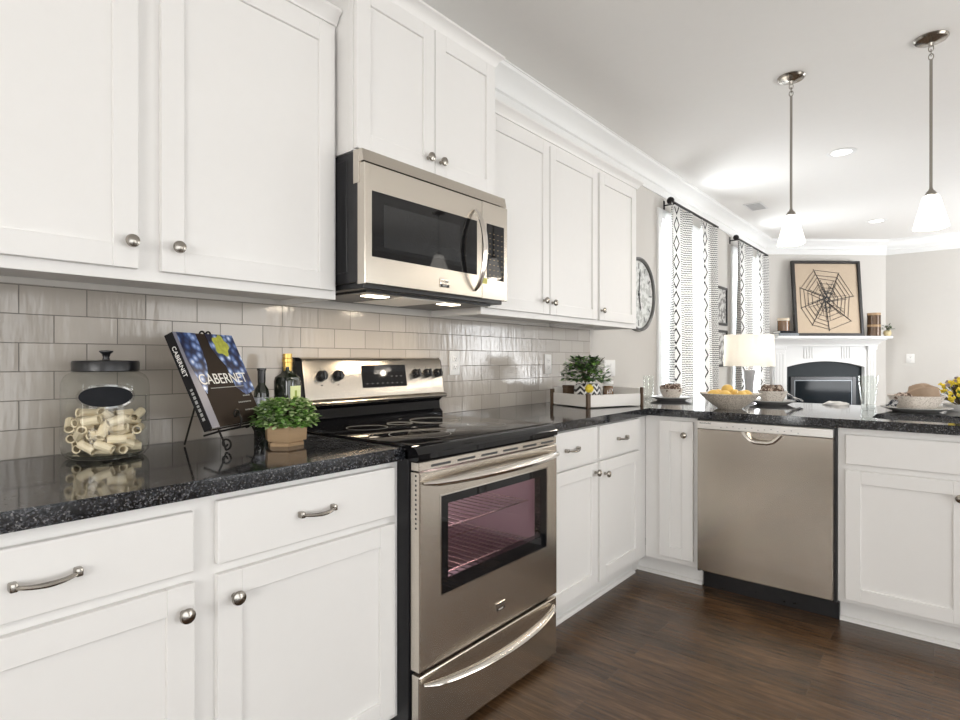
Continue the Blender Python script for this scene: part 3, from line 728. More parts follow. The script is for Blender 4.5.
# back guard
b = MB().prism([(-0.012, 0.90), (-0.075, 0.90), (-0.078, 0.935), (-0.060, 0.950), (-0.056, 0.985), (-0.074, 1.000), (-0.074, 1.012), (-0.012, 1.012)], 0.0, RW, 'x')
b.prism([(-0.012, 1.010), (-0.088, 1.010), (-0.064, 1.168), (-0.050, 1.182), (-0.012, 1.182)], 0.0, 0.024, 'x')
b.prism([(-0.012, 1.010), (-0.088, 1.010), (-0.064, 1.168), (-0.050, 1.182), (-0.012, 1.182)], RW - 0.007, RW, 'x')
bg = b.build('back_guard', 'black_gloss', rg)
b = MB().prism([(-0.014, 1.012), (-0.106, 1.004), (-0.110, 1.012), (-0.106, 1.020), (-0.091, 1.026), (-0.067, 1.168), (-0.058, 1.178), (-0.048, 1.182), (-0.014, 1.182)], 0.024, RW - 0.006, 'x')
cp = b.build('control_panel', 'steel_h', bg, angle=50)
tl = math.atan2(0.024, 0.142)
def on_panel(x, z, off=0.0):
    y = -0.091 + (z - 1.026) * (0.024 / 0.142)
    return (x, y - off * math.cos(tl), z + off * math.sin(tl) * 0)
PM = Matrix.Rotation(-tl, 4, 'X')
def panel_box(x0, x1, z0, z1, off0, off1, name, m, bev=0.0):
    o = MB().box(-(x1 - x0) / 2, (x1 - x0) / 2, -off1, -off0, -(z1 - z0) / 2, (z1 - z0) / 2, bev, 2).build(name, m, cp, smooth=False)
    p = on_panel((x0 + x1) / 2, (z0 + z1) / 2); place(o, p, (-tl, 0, 0)); return o
for kx in (0.098, 0.172, 0.584, 0.653, 0.719):
    kb = MB().lathe([(0.0, 0.0), (0.021, 0.0), (0.021, 0.006), (0.0185, 0.010), (0.0165, 0.024), (0.013, 0.027), (0.0, 0.027)], (0, 0, 0), 24, 'y')
    kb.box(-0.0045, 0.0045, -0.034, -0.02, -0.0175, 0.0175, 0.002)
    ko = kb.build('knob', 'black_plastic', cp); place(ko, on_panel(kx, 1.112), (-tl, 0, 0))
    panel_box(kx - 0.0015, kx + 0.0015, 1.139, 1.143, 0.0002, 0.0008, 'knob_mark', 'dark_print'); panel_box(kx - 0.004, kx + 0.004, 1.076, 1.079, 0.0002, 0.0008, 'knob_mark', 'dark_print')
ds = panel_box(0.290, 0.526, 1.060, 1.152, 0.0, 0.003, 'display', 'black_gloss', 0.001)
random.seed(3)
pieces('display_mark', [(-0.100 + i * 0.0265, -0.094 + i * 0.0265, -0.0036, -0.003, -0.031 + r_ * 0.028, -0.029 + r_ * 0.028) for r_ in range(2) for i in range(8) if r_ == 0 or i > 4], 'grey_print', ds)

# ------------------------------------------------------------------ microwave
mw = thing('microwave', 'stainless over-the-range microwave under the deep wall cabinet', 'microwave', (0.0, YR0 + 0.002, 0), PI / 2)
MF = -0.453
b = MB().box(0.003, RW - 0.003, -0.405, -0.015, 1.425, 1.853, 0.002)
b.prism([(-0.405, 1.425), (-0.415, 1.425), (-0.415, 1.850), (-0.405, 1.850)], 0.001, RW - 0.001, 'x')
b.box(0.001, 0.006, -0.36, -0.30, 1.46, 1.83, 0.001)
b.build('body', 'black_satin', mw, smooth=False)
b = MB().prism([(-0.405, 1.812), (MF + 0.006, 1.812), (MF + 0.014, 1.852), (MF + 0.030, 1.853), (-0.405, 1.853)], 0.001, RW - 0.001, 'x')
b.box(0.0, 0.012, MF + 0.028, -0.395, 1.745, 1.853, 0.001)
b.build('vent_grille', 'steel_h', mw, smooth=False)
dx1 = 0.590
b = MB()
gx0, gx1, gz0, gz1 = 0.030, 0.558, 1.507, 1.720
plate_ring(b, (0.002, dx1, 1.418, 1.806), (gx0, gx1, gz0, gz1), MF, -0.415, 0.003)
md = b.build('door', 'steel_h', mw, smooth=False)
MB().box(gx0, gx1, MF + 0.001, -0.418, gz0, gz1).build('door_glass', 'black_gloss', md, smooth=False)
MB().box(gx0 + 0.05, gx1 - 0.10, MF + 0.0002, MF + 0.0011, gz0 + 0.036, gz1 - 0.036).build('window_mesh', mat('dark perforated window mesh', (0.018, 0.019, 0.020), 0.035, noise=0.3, scale=400), md, smooth=False)
pts = []; rs = []
for i in range(21):
    u = -1 + 2 * i / 20; kk = 1 - u * u
    pts.append((0.541 + 0.0 * kk, MF - 0.004 - 0.052 * kk ** 0.7, 1.602 + u * 0.158)); rs.append(0.0125 * (0.5 + 0.5 * kk ** 0.4))
MB().tube(pts, rs, 12, 0.8).build('handle', 'bright_steel', md)
b = MB(); b.box(0.345, 0.395, MF - 0.003, MF, 1.440, 1.472, 0.001)
bd = b.build('badge', 'bright_steel', md, smooth=False)
MB().box(0.346, 0.394, MF - 0.0036, MF - 0.0028, 1.4405, 1.450).build('badge_band', 'black_plastic', bd, smooth=False)
text('badge_lettering', 'FRIGIDAIRE', 0.0085, 'dark_print', bd, (0.370, MF - 0.0032, 1.461), (PI / 2, 0, 0))
text('badge_lettering', 'GALLERY', 0.0060, 'print_white', bd, (0.370, MF - 0.0038, 1.4452), (PI / 2, 0, 0))
b = MB().box(dx1 + 0.002, RW - 0.002, MF, -0.415, 1.418, 1.806, 0.0018)
pn = b.build('control_panel', 'steel_h', mw, smooth=False)
kp = MB().box(0.618, 0.732, MF - 0.001, MF + 0.001, 1.498, 1.722, 0.0004).build('keypad', 'black_gloss', pn, smooth=False)
mk = mat('amber printed marks', (0.34, 0.24, 0.12), 0.5)
pieces('keypad_mark', [(0.635 + c_ * 0.026, 0.641 + c_ * 0.026, MF - 0.0016, MF - 0.001, 1.515 + r_ * 0.021, 1.5175 + r_ * 0.021) for r_ in range(9) for c_ in range(4)], mk, kp)
MB().box(0.591, 0.620, MF - 0.0016, MF - 0.0003, 1.478, 1.500).build('sticker', mat('yellow green sticker', (0.62, 0.58, 0.16), 0.6), pn, smooth=False)
b = MB().box(0.012, RW - 0.012, -0.432, -0.03, 1.405, 1.425, 0.002).box(0.05, RW - 0.05, -0.40, -0.06, 1.398, 1.406, 0.001)
up_ = b.build('underside', 'black_satin', mw, smooth=False)
for xx in (0.155, 0.535):
    MB().box(xx - 0.045, xx + 0.045, -0.345, -0.295, 1.3955, 1.3985, 0.0005).build('task_light', 'lit_task', up_, smooth=False)
    d = bpy.data.lights.new('task_lamp', 'AREA'); d.shape = 'RECTANGLE'; d.size = 0.09; d.size_y = 0.05; d.energy = 1.4; d.color = (1, 0.84, 0.64)
    o = bpy.data.objects.new('task_lamp', d); C.objects.link(o); o.parent = up_; o.location = (xx, -0.32, 1.394)
MB().box(0.23, 0.46, -0.38, -0.10, 1.396, 1.399).build('grease_filter', 'sink_steel', up_, smooth=False)

# ------------------------------------------------------------------ dishwasher
dw = thing('dishwasher', 'stainless built-in dishwasher in the peninsula under the granite', 'dishwasher', (0.893, YC + 0.61, 0), 0)
DWF = YC - 2.902; DY = -0.61 - DWF
MB().box(0.006, 0.604, -0.60, -0.02, 0.10, 0.872, 0.002).build('tub', 'black_satin', dw, smooth=False)
b = MB()
hx0, hx1, hz0 = 0.240, 0.382, 0.786
b.prism([(0.014, 0.118), (0.598, 0.118), (0.598, 0.826), (hx1, 0.826), (hx1 - 0.02, 0.792), (hx1 - 0.04, hz0), (hx0 + 0.04, hz0), (hx0 + 0.02, 0.792), (hx0, 0.826), (0.014, 0.826)], DY, -0.607, 'y')
b.box(hx0 - 0.004, hx1 + 0.004, DY + 0.028, -0.605, hz0 - 0.004, 0.8255)
dd = b.build('door', 'steel', dw, smooth=False)
hb = MB()
pts = [(hx0 - 0.012, DY - 0.002, 0.826), (hx0 + 0.004, DY - 0.006, 0.806), (hx0 + 0.022, DY - 0.008, 0.789), (hx0 + 0.045, DY - 0.008, 0.782), (hx1 - 0.045, DY - 0.008, 0.782), (hx1 - 0.022, DY - 0.008, 0.789), (hx1 - 0.004, DY - 0.006, 0.806), (hx1 + 0.012, DY - 0.002, 0.826)]
hb.tube(pts, 0.0085, 10).build('handle', 'bright_steel', dd)
b = MB().box(0.012, 0.598, DY - 0.003, -0.605, 0.828, 0.868, 0.003, 2)
cpn = b.build('control_strip', mat('pale satin steel strip', (0.78, 0.76, 0.73), 0.38, 0.85, noise=0.03), dw, smooth=False)
text('lettering', 'FRIGIDAIRE', 0.011, 'dark_print', cpn, (0.052, DY - 0.0034, 0.856), (PI / 2, 0, 0))
pieces('control_mark', [(0.125 + i * 0.028, 0.131 + i * 0.028, DY - 0.0036, DY - 0.003, 0.839 + (i % 3) * 0.004, 0.842 + (i % 3) * 0.004) for i in range(13)], 'lamp_base', cpn)
MB().box(0.002, 0.014, -0.625, -0.60, 0.10, 0.872).box(0.598, 0.609, -0.625, -0.60, 0.10, 0.872).box(0.002, 0.609, -0.622, -0.60, 0.868, 0.876).build('gasket', 'black_satin', dw, smooth=False)
b = MB().box(0.009, 0.609, -0.555, -0.50, 0.0, 0.112, 0.002).box(0.009, 0.609, -0.575, -0.50, 0.080, 0.112, 0.003)
b.build('toe_panel', 'black_plastic', dw, smooth=False)

# ------------------------------------------------------------------ things on the left worktop
ZC = 0.9142
PASTA = [(0.0459,-0.0235,0.0118,0.80,-0.02),(0.0348,0.0585,0.0121,1.36,-0.03),(0.0585,0.0151,0.0120,0.18,-0.02),(-0.0622,-0.0038,0.0117,1.27,0.01),(-0.0019,0.0329,0.0119,2.35,0.02),(-0.0082,-0.0034,0.0121,2.46,-0.03),(-0.0292,-0.0567,0.0126,2.34,-0.05),(-0.0552,0.0531,0.0168,1.07,-0.25),(-0.0043,0.0755,0.0118,2.50,-0.01),(0.0380,-0.0598,0.0213,0.65,-0.47),(0.0770,-0.0285,0.0233,0.80,-0.37),(-0.0023,-0.0301,0.0282,1.97,0.22),(0.0277,-0.0201,0.0320,1.85,-0.41),(-0.0357,0.0179,0.0301,1.71,-0.52),(-0.0682,-0.0473,0.0244,2.32,0.23),(0.0597,0.0297,0.0293,1.40,-0.48),(-0.0173,0.0545,0.0338,2.03,-0.11),(0.0357,0.0413,0.0358,1.09,0.20),(-0.0255,-0.0483,0.0348,2.30,-0.16),(-0.0559,0.0377,0.0415,1.55,-0.09),(0.0015,-0.0041,0.0502,2.11,-0.13),(-0.0504,-0.0689,0.0423,2.49,0.13),(0.0512,-0.0391,0.0531,1.76,-0.07),(-0.0621,-0.0265,0.0475,1.05,-0.84),(-0.0807,0.0104,0.0420,1.41,-0.12),(-0.0036,0.0552,0.0557,1.51,-0.20),(0.0352,0.0253,0.0556,1.19,0.39),(-0.0430,-0.0194,0.0597,2.86,0.60),(0.0774,0.0039,0.0398,1.24,-0.01),(0.0266,-0.0750,0.0582,3.09,-0.52),(0.0697,-0.0304,0.0638,2.33,0.86),(0.0505,0.0709,0.0615,2.64,0.09),(-0.0430,0.0409,0.0604,1.49,-0.04),(-0.0343,-0.0479,0.0689,1.04,0.07),(0.0132,-0.0416,0.0668,0.35,0.15),(0.0627,0.0122,0.0702,0.71,0.13),(-0.0000,0.0026,0.0734,0.05,-0.09),(-0.0254,0.0634,0.0773,1.46,-0.08),(0.0170,0.0446,0.0621,1.50,-0.31),(-0.0657,0.0422,0.0709,1.47,0.35),(0.0362,0.0449,0.0868,2.06,-0.16),(-0.0269,-0.0860,0.0772,2.82,0.47),(-0.0615,0.0203,0.0894,0.32,0.28),(0.0015,-0.0631,0.0856,1.98,0.10),(0.0857,-0.0008,0.0893,1.73,0.27),(0.0015,0.0692,0.0800,1.06,-0.41),(-0.0012,-0.0135,0.0939,0.16,0.30),(0.0541,-0.0537,0.0911,0.70,0.17),(-0.0674,-0.0371,0.0863,2.08,0.13),(0.0485,-0.0149,0.1037,2.09,-0.60),(0.0129,0.0432,0.1005,1.66,0.05),(0.0409,0.0725,0.0987,2.36,0.34),(-0.0330,-0.0427,0.1058,1.75,-0.11),(-0.0654,0.0085,0.1083,2.60,0.23),(-0.0580,0.0366,0.1082,3.02,-0.63),(-0.0289,0.0636,0.1024,2.31,-0.33),(0.0100,-0.0524,0.1099,1.98,-0.11),(0.0723,-0.0016,0.1092,2.17,-0.27)]
JX, JY = 0.140, 0.535
jar = thing('glass_jar', 'large clear glass canister with black lid and blank black oval label, half full of pasta', 'jar', (JX, JY, ZC))
prof = [(0.0, 0.0), (0.085, 0.0), (0.098, 0.004), (0.108, 0.016), (0.111, 0.034), (0.111, 0.190), (0.108, 0.206), (0.099, 0.219), (0.088, 0.225), (0.084, 0.229), (0.084, 0.242)]
prof = [(r * 0.868, h) for r, h in prof]
b = MB(); b.lathe(prof, seg=48, sq=2.35, rot=0.35); b.bm.faces.ensure_lookup_table()
top_f = [f for f in b.bm.faces if all(abs(v.co.z - 0.242) < 1e-5 for v in f.verts)]
bmesh.ops.delete(b.bm, geom=top_f, context='FACES')
gj = b.build('jar_body', 'glass', jar)
MB().lathe([(0.0, 0.0015), (0.072, 0.0015), (0.082, 0.006), (0.089, 0.014), (0.0, 0.011)], seg=48).build('thick_base', thin_glass('thick base glass', (0.80, 0.82, 0.80)), jar)
lid = MB().lathe([(0.0, 0.228), (0.075, 0.228), (0.078, 0.231), (0.078, 0.252), (0.0755, 0.257), (0.02, 0.259), (0.0, 0.259)], seg=40).build('lid', 'black_satin', jar)
MB().lathe([(0.010, 0.257), (0.0075, 0.266), (0.010, 0.275), (0.0165, 0.281), (0.0165, 0.284), (0.0, 0.286)], seg=20).build('lid_knob', 'black_satin', lid)
def label_patch(hw, hh, z, r, name, m, parent, face):
    b = MB(); rings = []
    for k in range(5):
        q = k / 4
        rings.append([(r * math.cos(face + q * hw / r * math.cos(a)), r * math.sin(face + q * hw / r * math.cos(a)), z + q * hh * math.sin(a)) for a in [i * 2 * PI / 40 for i in range(40)]])
    rings = rings[1:]
    vr = [[b.bm.verts.new(p) for p in ring] for ring in rings]; ctr = b.bm.verts.new((r * math.cos(face), r * math.sin(face), z))
    for i in range(40): b.bm.faces.new((ctr, vr[0][i], vr[0][(i + 1) % 40]))
    for p, q in zip(vr[:-1], vr[1:]):
        for i in range(40): b.bm.faces.new((p[i], q[i], q[(i + 1) % 40], p[(i + 1) % 40]))
    ext = bmesh.ops.extrude_face_region(b.bm, geom=list(b.bm.faces))
    for v in [e for e in ext['geom'] if isinstance(e, bmesh.types.BMVert)]:
        d = Vector((v.co.x, v.co.y, 0)).normalized(); v.co += d * 0.0012
    return b.build(name, m, parent)
fa = -0.30
lr = label_patch(0.068, 0.031, 0.166, 0.1035, 'label_rim', thin_glass('label rim glass', (0.9, 0.9, 0.9), gloss=2.0), jar, fa)
label_patch(0.061, 0.026, 0.166, 0.1045, 'label', 'chalk', jar, fa)
# rigatoni
rb = MB(); R0, R1, HL_ = 0.0112, 0.0082, 0.0215; seg = 18
ringo = lambda r, x, rid=0: [(x, (r + (rid if k % 2 else 0)) * math.cos(k * 2 * PI / seg), (r + (rid if k % 2 else 0)) * math.sin(k * 2 * PI / seg)) for k in range(seg)]
rb.grid([ringo(R1, -HL_ + .002), ringo(R0, -HL_ , .0006), ringo(R0, 0, .0006), ringo(R0, HL_, .0006), ringo(R1, HL_ - .002), ringo(R1, 0)], True, False, False)
r0 = rb.build('rigatoni', 'pasta', None)
for i, (px, py, pz, yaw, pit) in enumerate(PASTA[:54]):
    o = r0 if i == 0 else r0.copy()
    if i: C.objects.link(o)
    o.location = (JX + px * 0.885, JY + py * 0.885, ZC + 0.012 + pz); o.rotation_euler = (i * 0.7, -pit, yaw)
    tag(o, 'one of the dry ridged rigatoni tubes inside the glass canister', 'pasta', 'rigatoni in the glass canister')

# book and wire easel; local x runs along the book's bottom edge, local -y is its front
ex, ey = 0.300, 0.752
ang = math.atan2(0.868, -0.495)
es = thing('book_easel', 'black wrought iron easel with scroll feet holding the cookbook', 'easel', (ex, ey, ZC), ang)
BW, BL, BT, LEAN = 0.248, 0.290, 0.027, math.radians(25.0)
KX = BW / 0.228
def scroll(b, c, r, a0, turns, plane, rw=0.0032, sgn=1, shrink=0.75):
    pts = []
    for i in range(22):
        q = i / 21; a = a0 + sgn * turns * 2 * PI * q; rr = r * (1 - shrink * q)
        u, w = rr * math.cos(a), rr * math.sin(a)
        pts.append((c[0] + u, c[1], c[2] + w) if plane == 'xz' else (c[0], c[1] + u, c[2] + w))
    b.tube(pts, rw, 6)
RW_ = 0.0032
b = MB()
for x, s in ((0.022, 1), (0.185, 1)):
    b.tube([(x, -0.020, 0.0035), (x, -0.012, 0.03), (x, 0.004, 0.062), (x + (0.105 - x) * 0.82, 0.098, 0.30)], RW_, 6)
    scroll(b, (x, -0.020, 0.0215), 0.018, -PI / 2, 1.25, 'yz', 0.0030, -1)
b.build('front_frame', 'iron', es)
b = MB().tube([(0.105, 0.090, 0.28), (0.10, 0.135, 0.12), (0.092, 0.165, 0.0035)], RW_, 6)
b.build('back_leg', 'iron', es)
b = MB().tube([(0.002, -0.010, 0.058), (0.208, -0.010, 0.058)], RW_, 6)
for x in (0.002, 0.208): b.tube([(x, -0.010, 0.058), (x, 0.035, 0.045)], RW_, 6)
b.tube([(0.06, -0.010, 0.058), (0.06, -0.040, 0.066), (0.06, -0.045, 0.088), (0.06, -0.036, 0.104)], RW_, 6); scroll(b, (0.046, -0.036, 0.104), 0.014, 0, 1.1, 'xz', 0.0028)
b.tube([(0.165, -0.010, 0.058), (0.165, -0.040, 0.066), (0.165, -0.045, 0.088), (0.165, -0.036, 0.104)], RW_, 6); scroll(b, (0.179, -0.036, 0.104), 0.014, PI, 1.1, 'xz', 0.0028, -1)
b.build('ledge', 'iron', es)
b = MB()
scroll(b, (0.090, 0.106, 0.332), 0.016, -0.6, 1.2, 'xz', 0.0028); scroll(b, (0.122, 0.106, 0.332), 0.016, PI + 0.6, 1.2, 'xz', 0.0028, -1)
b.tube([(0.105, 0.100, 0.30), (0.106, 0.104, 0.325)], RW_, 6)
b.build('top_scroll', 'iron', es)
bk = thing('cookbook', 'upright cookbook with a grape and dark bottle cover, leaning on the black easel', 'book', (0, 0, 0))
Rb = Matrix.Rotation(ang, 4, 'Z')
p0 = Rb @ Vector((-0.050, -0.004, 0.0625 + 0.0))
bk.location = (ex + p0.x, ey + p0.y, ZC + p0.z)
bk.rotation_euler = (Matrix.Rotation(ang, 3, 'Z') @ Matrix.Rotation(-LEAN, 3, 'X')).to_euler()
# book frame: x along width, z up its height, front cover at y = -BT
MB().box(0.004, BW - 0.004, -BT + 0.004, -0.004, 0.004, BL - 0.004).build('pages', 'paper', bk, smooth=False)
cvr = MB().box(0, BW, -BT, -BT + 0.003, 0, BL, 0.0006).box(0, BW, -0.003, 0, 0, BL, 0.0006).build('cover', 'book_brown', bk, smooth=False)
spn = MB().box(-0.0015, 0.003, -BT, 0, 0, BL, 0.0006).build('spine', 'book_black', bk, smooth=False)
yf = -BT - 0.0004
def flat(poly, name, m, y, t=0.0003):
    return MB().prism([(x * KX, z) for x, z in poly], y, y + t, 'y').build(name, m, cvr, smooth=False)
flat([(0.0, 0), (0.030, 0), (0.030, BL), (0.0, BL)], 'cover_strip', 'book_grey', yf)
flat([(0.012, BL), (0.085, BL), (0.085, 0.235), (0.080, 0.19), (0.065, 0.15), (0.035, 0.10), (0.030, 0.11), (0.012, 0.20)], 'grape_print', 'grape', yf - 0.0003)
flat([(0.125, BL), (BW, BL), (BW, 0.10), (0.20, 0.085), (0.165, 0.115), (0.160, 0.185), (0.140, 0.215), (0.128, 0.240)], 'grape_print', 'grape', yf - 0.0003)
lf = []
for i in range(26):
    a = i * 2 * PI / 26; r_ = 0.034 * (1 + 0.16 * math.cos(5 * a)); lf.append((0.176 + r_ / KX * math.cos(a), 0.252 + r_ * math.sin(a)))
flat(lf, 'vine_leaf_print', 'leaf_print', yf - 0.0007)
text('title', 'CABERNET', 0.046, 'print_white', cvr, (0.138, yf - 0.0012, 0.142), (PI / 2, 0, 0), sx=1.0)
MB().box(0.060, 0.220, yf - 0.0012, yf - 0.0009, 0.114, 0.1165).build('title_rule', 'grey_print', cvr, smooth=False)
for q, (x0, x1, z) in enumerate(((0.160, 0.225, 0.062), (0.178, 0.225, 0.036), (0.195, 0.232, 0.082))):
    b = MB()
    x = x0
    while x < x1: w = random.uniform(0.004, 0.010); b.box(x, min(x + w, x1), yf - 0.0008, yf - 0.0005, z, z + 0.004); x += w + 0.002
    b.build('small_print', 'grey_print', cvr, smooth=False)
text('spine_title', 'CABERNET', 0.017, 'print_white', spn, (-0.0019, -BT / 2, 0.205), (PI / 2, PI / 2, -PI / 2), sx=1.1)
b = MB(); z = 0.028
while z < 0.125: w = random.uniform(0.006, 0.011); b.box(-0.0019, -0.0014, -BT / 2 - 0.004, -BT / 2 + 0.004, z, z + w); z += w + 0.004
b.build('spine_print', 'grey_print', spn, smooth=False)

# bottles
bt = thing('oil_bottle', 'tall square dark oil bottle with gold foil neck and pale green label', 'bottle', (0.128, 1.085, ZC), 0.25)
MB().lathe([(0.0, 0), (0.034, 0), (0.036, 0.004), (0.036, 0.185), (0.033, 0.200), (0.018, 0.213), (0.0145, 0.222), (0.014, 0.236), (0.0, 0.236)], seg=40, sq=5).build('bottle_body', 'bottle', bt)
MB().lathe([(0.0150, 0.216), (0.0158, 0.236), (0.0158, 0.250), (0.0175, 0.252), (0.0175, 0.263), (0.0155, 0.265), (0.0155, 0.280), (0.0, 0.281)], seg=24).build('foil_cap', 'gold', bt)
lb = MB().box(0.0352, 0.0368, -0.024, 0.024, 0.060, 0.170, 0.0004).build('label', 'label_cream', bt, smooth=False)
b = MB(); b.box(0.0366, 0.0372, -0.012, 0.012, 0.085, 0.135); b.box(0.0366, 0.0372, -0.004, 0.006, 0.135, 0.155); b.build('label_print', 'label_green', lb, smooth=False)
b2 = thing('dark_bottle', 'short black glass bottle with a silver label band behind the wooden planter', 'bottle', (0.100, 1.005, ZC))
MB().lathe([(0.0, 0), (0.023, 0), (0.0245, 0.003), (0.0245, 0.145), (0.022, 0.160), (0.0125, 0.176), (0.0115, 0.186), (0.0115, 0.20), (0.0, 0.20)], seg=28).build('bottle_body', 'bottle', b2)
MB().lathe([(0.0125, 0.182), (0.0130, 0.222), (0.0150, 0.224), (0.0150, 0.231), (0.0, 0.232)], seg=20).build('cap', 'black_plastic', b2)
MB().lathe([(0.0247, 0.060), (0.0251, 0.062), (0.0251, 0.132), (0.0247, 0.134)], seg=28, cap=False).build('label', mat('silver grey label', (0.30, 0.31, 0.34), 0.35, 0.4, noise=0.5, scale=50, stretch=(1, 1, 2)), b2)

def foliage(parent, n, c, rad, ht, size, mats, seed, stems=14, name='leaves', flat_=0.75, width=0.55):
    random.seed(seed)
    packs = [MB() for _ in mats]; st = MB()
    for i in range(stems):
        a = random.uniform(0, 2 * PI); r = rad * random.uniform(0.15, 0.85)
        st.tube([(c[0], c[1], c[2]), (c[0] + r * 0.5 * math.cos(a), c[1] + r * 0.5 * math.sin(a), c[2] + ht * 0.55), (c[0] + r * math.cos(a), c[1] + r * math.sin(a), c[2] + ht * random.uniform(0.7, 0.98))], 0.0014, 5)
    for i in range(n):
        a = random.uniform(0, 2 * PI); q = random.random() ** 0.5
        e = random.uniform(-0.15, 1.0) * PI / 2
        r = rad * q * math.cos(max(0, e) * 0.75)
        p = (c[0] + r * math.cos(a), c[1] + r * math.sin(a), c[2] + ht * (0.12 + 0.85 * max(0.0, math.sin(e)) * (0.55 + 0.45 * q)) )
        d = (math.cos(a + random.uniform(-1, 1)), math.sin(a + random.uniform(-1, 1)), random.uniform(-0.3, 1.0) * flat_)
        k = 0 if random.random() < 0.62 else len(mats) - 1
        packs[k].leaf(p, d, size * random.uniform(0.7, 1.25), size * width * random.uniform(0.8, 1.2), 0.25)
    st.build('stems', 'stem', parent)
    for k, m in enumerate(mats):
        o = packs[k].build(name, m, parent); o['kind'] = 'stuff'
pt = thing('potted_plant', 'small leafy green plant in a hexagonal tan wooden planter beside the range', 'plant', (0.318, 0.963, ZC))
hexa = lambda r, z, rot: [(r * math.cos(rot + k * PI / 3), r * math.sin(rot + k * PI / 3), z) for k in range(6)]
HR_ = -0.42
b = MB().grid([hexa(0.056, 0, HR_), hexa(0.056, 0.010, HR_), hexa(0.051, 0.011, HR_), hexa(0.051, 0.014, HR_), hexa(0.064, 0.016, HR_), hexa(0.0665, 0.062, HR_), hexa(0.061, 0.062, HR_), hexa(0.057, 0.048, HR_)], True, True, True)
b.build('planter', 'wood_pot', pt, smooth=False)
MB().lathe([(0.0, 0.0485), (0.050, 0.0485), (0.0, 0.0505)], seg=12).build('soil', 'soil', pt)
foliage(pt, 1500, (0, 0, 0.054), 0.090, 0.088, 0.019, ['leaf', 'leaf_light'], 5, 22, width=0.75)

# ------------------------------------------------------------------ wall plates
def wall_plate(label, loc, rotz, w, kind, cat='outlet'):
    t = thing('wall_plate' if kind == 'switch' else 'power_outlet', label, cat, loc, rotz)
    MB().box(-w / 2, w / 2, -0.006, 0, -0.059, 0.059, 0.003, 2).build('cover_plate', 'white_plastic', t)
    if kind == 'outlet':
        for s in (-1, 1):
            o = MB().box(-0.016, 0.016, -0.0085, -0.005, s * 0.020 - 0.014, s * 0.020 + 0.014, 0.003, 2).build('socket', 'white_plastic', t)
            k = MB(); k.box(-0.008, -0.006, -0.009, -0.008, s * 0.020 - 0.002, s * 0.020 + 0.006); k.box(0.006, 0.008, -0.009, -0.008, s * 0.020 - 0.002, s * 0.020 + 0.006); k.box(-0.002, 0.002, -0.009, -0.008, s * 0.020 - 0.010, s * 0.020 - 0.006)
            k.build('slots', 'slot', o, smooth=False)
    else:
        n = max(1, round(w / 0.05) - 1)
        for i in range(n):
            x = (i - (n - 1) / 2) * 0.046; MB().box(x - 0.016, x + 0.016, -0.010, -0.005, -0.033, 0.033, 0.003, 2).build('rocker', 'white_plastic', t)
    return t
wall_plate('white outlet plate on the tile just right of the range back guard', (0.010, 2.067, 1.158), PI / 2, 0.072, 'outlet')
wall_plate('white outlet plate on the tile left of the tray plant', (0.010, 2.907, 1.146), PI / 2, 0.072, 'outlet')
wall_plate('wide white switch plate on the painted wall behind the tray', (0.0, 3.735, 1.112), PI / 2, 0.165, 'switch', 'light switch')
wall_plate('white outlet plate on the far wall right of the fireplace', (1.482, YB, 1.185), 0, 0.085, 'outlet')

# ------------------------------------------------------------------ tray in the corner
TA = math.atan2(0.34, 0.139)
TX, TY = 0.412, 2.677
tr = thing('wooden_tray', 'white wooden crate tray with brown corner posts in the counter corner', 'tray', (TX, TY, ZC), TA)
TL, TW, TH = 0.382, 0.325, 0.070             # local x along the long side, +y to the wall
b = MB()
b.box(0.012, TL - 0.012, 0.0, 0.010, 0.006, TH, 0.001); b.box(0.012, TL - 0.012, TW - 0.010, TW, 0.006, TH + 0.03, 0.001)
b.box(0, 0.010, 0.012, TW - 0.012, 0.006, TH, 0.001); b.box(TL - 0.010, TL, 0.012, TW - 0.012, 0.006, TH + 0.03, 0.001)
b.box(0.008, TL - 0.008, 0.008, TW - 0.008, 0.004, 0.012)
b.build('boards', 'tray_white', tr, smooth=False)
for x in (0, TL):
    for y in (0, TW):
        MB().box(x - 0.006, x + 0.014 if x == 0 else x + 0.006, y - 0.006, y + 0.012, 0.0, TH + 0.008 + (0.012 if y else 0) + (0.026 if x and not y else 0), 0.001).build('corner_post', 'dark_wood', tr, smooth=False)
def in_tray(x, y, z=0.0122):
    v = Matrix.Rotation(TA, 3, 'Z') @ Vector((x, y, z)); return (TX + v.x, TY + v.y, ZC + v.z)
vp = thing('vase_plant', 'bushy dark green sprigs in a black and white chevron pot on the tray', 'plant', in_tray(0.100, 0.130))
MB().lathe([(0.0, 0), (0.056, 0), (0.066, 0.006), (0.075, 0.045), (0.072, 0.090), (0.062, 0.112), (0.057, 0.112), (0.064, 0.090), (0.06, 0.085), (0.0, 0.085)], seg=36).build('pot', 'chevron', vp)
foliage(vp, 900, (-0.012, 0, 0.115), 0.128, 0.150, 0.030, ['leaf_dark', 'leaf'], 11, 30, width=0.55)
yl = thing('yellow_bloom', 'single yellow ball bloom in front of the chevron pot on the tray', 'flower', in_tray(0.034, 0.032))
b = MB().ball((0, 0, 0.092), 0.021, u=14, v=10); random.seed(2)
for i in range(60):
    a = random.uniform(0, 2 * PI); e = random.uniform(-1, 1); s = math.sqrt(1 - e * e); b.ball((0.020 * s * math.cos(a), 0.020 * s * math.sin(a), 0.092 + 0.020 * e), 0.0045, u=6, v=4)
b.build('petals', 'yellow', yl); MB().cyl((0, 0, 0), (0, 0, 0.075), 0.0018, seg=6).build('stalk', 'stem', yl)
bx = thing('wooden_box', 'small dark brown wooden box standing in the tray near the tile', 'box', in_tray(0.048, 0.235), TA)
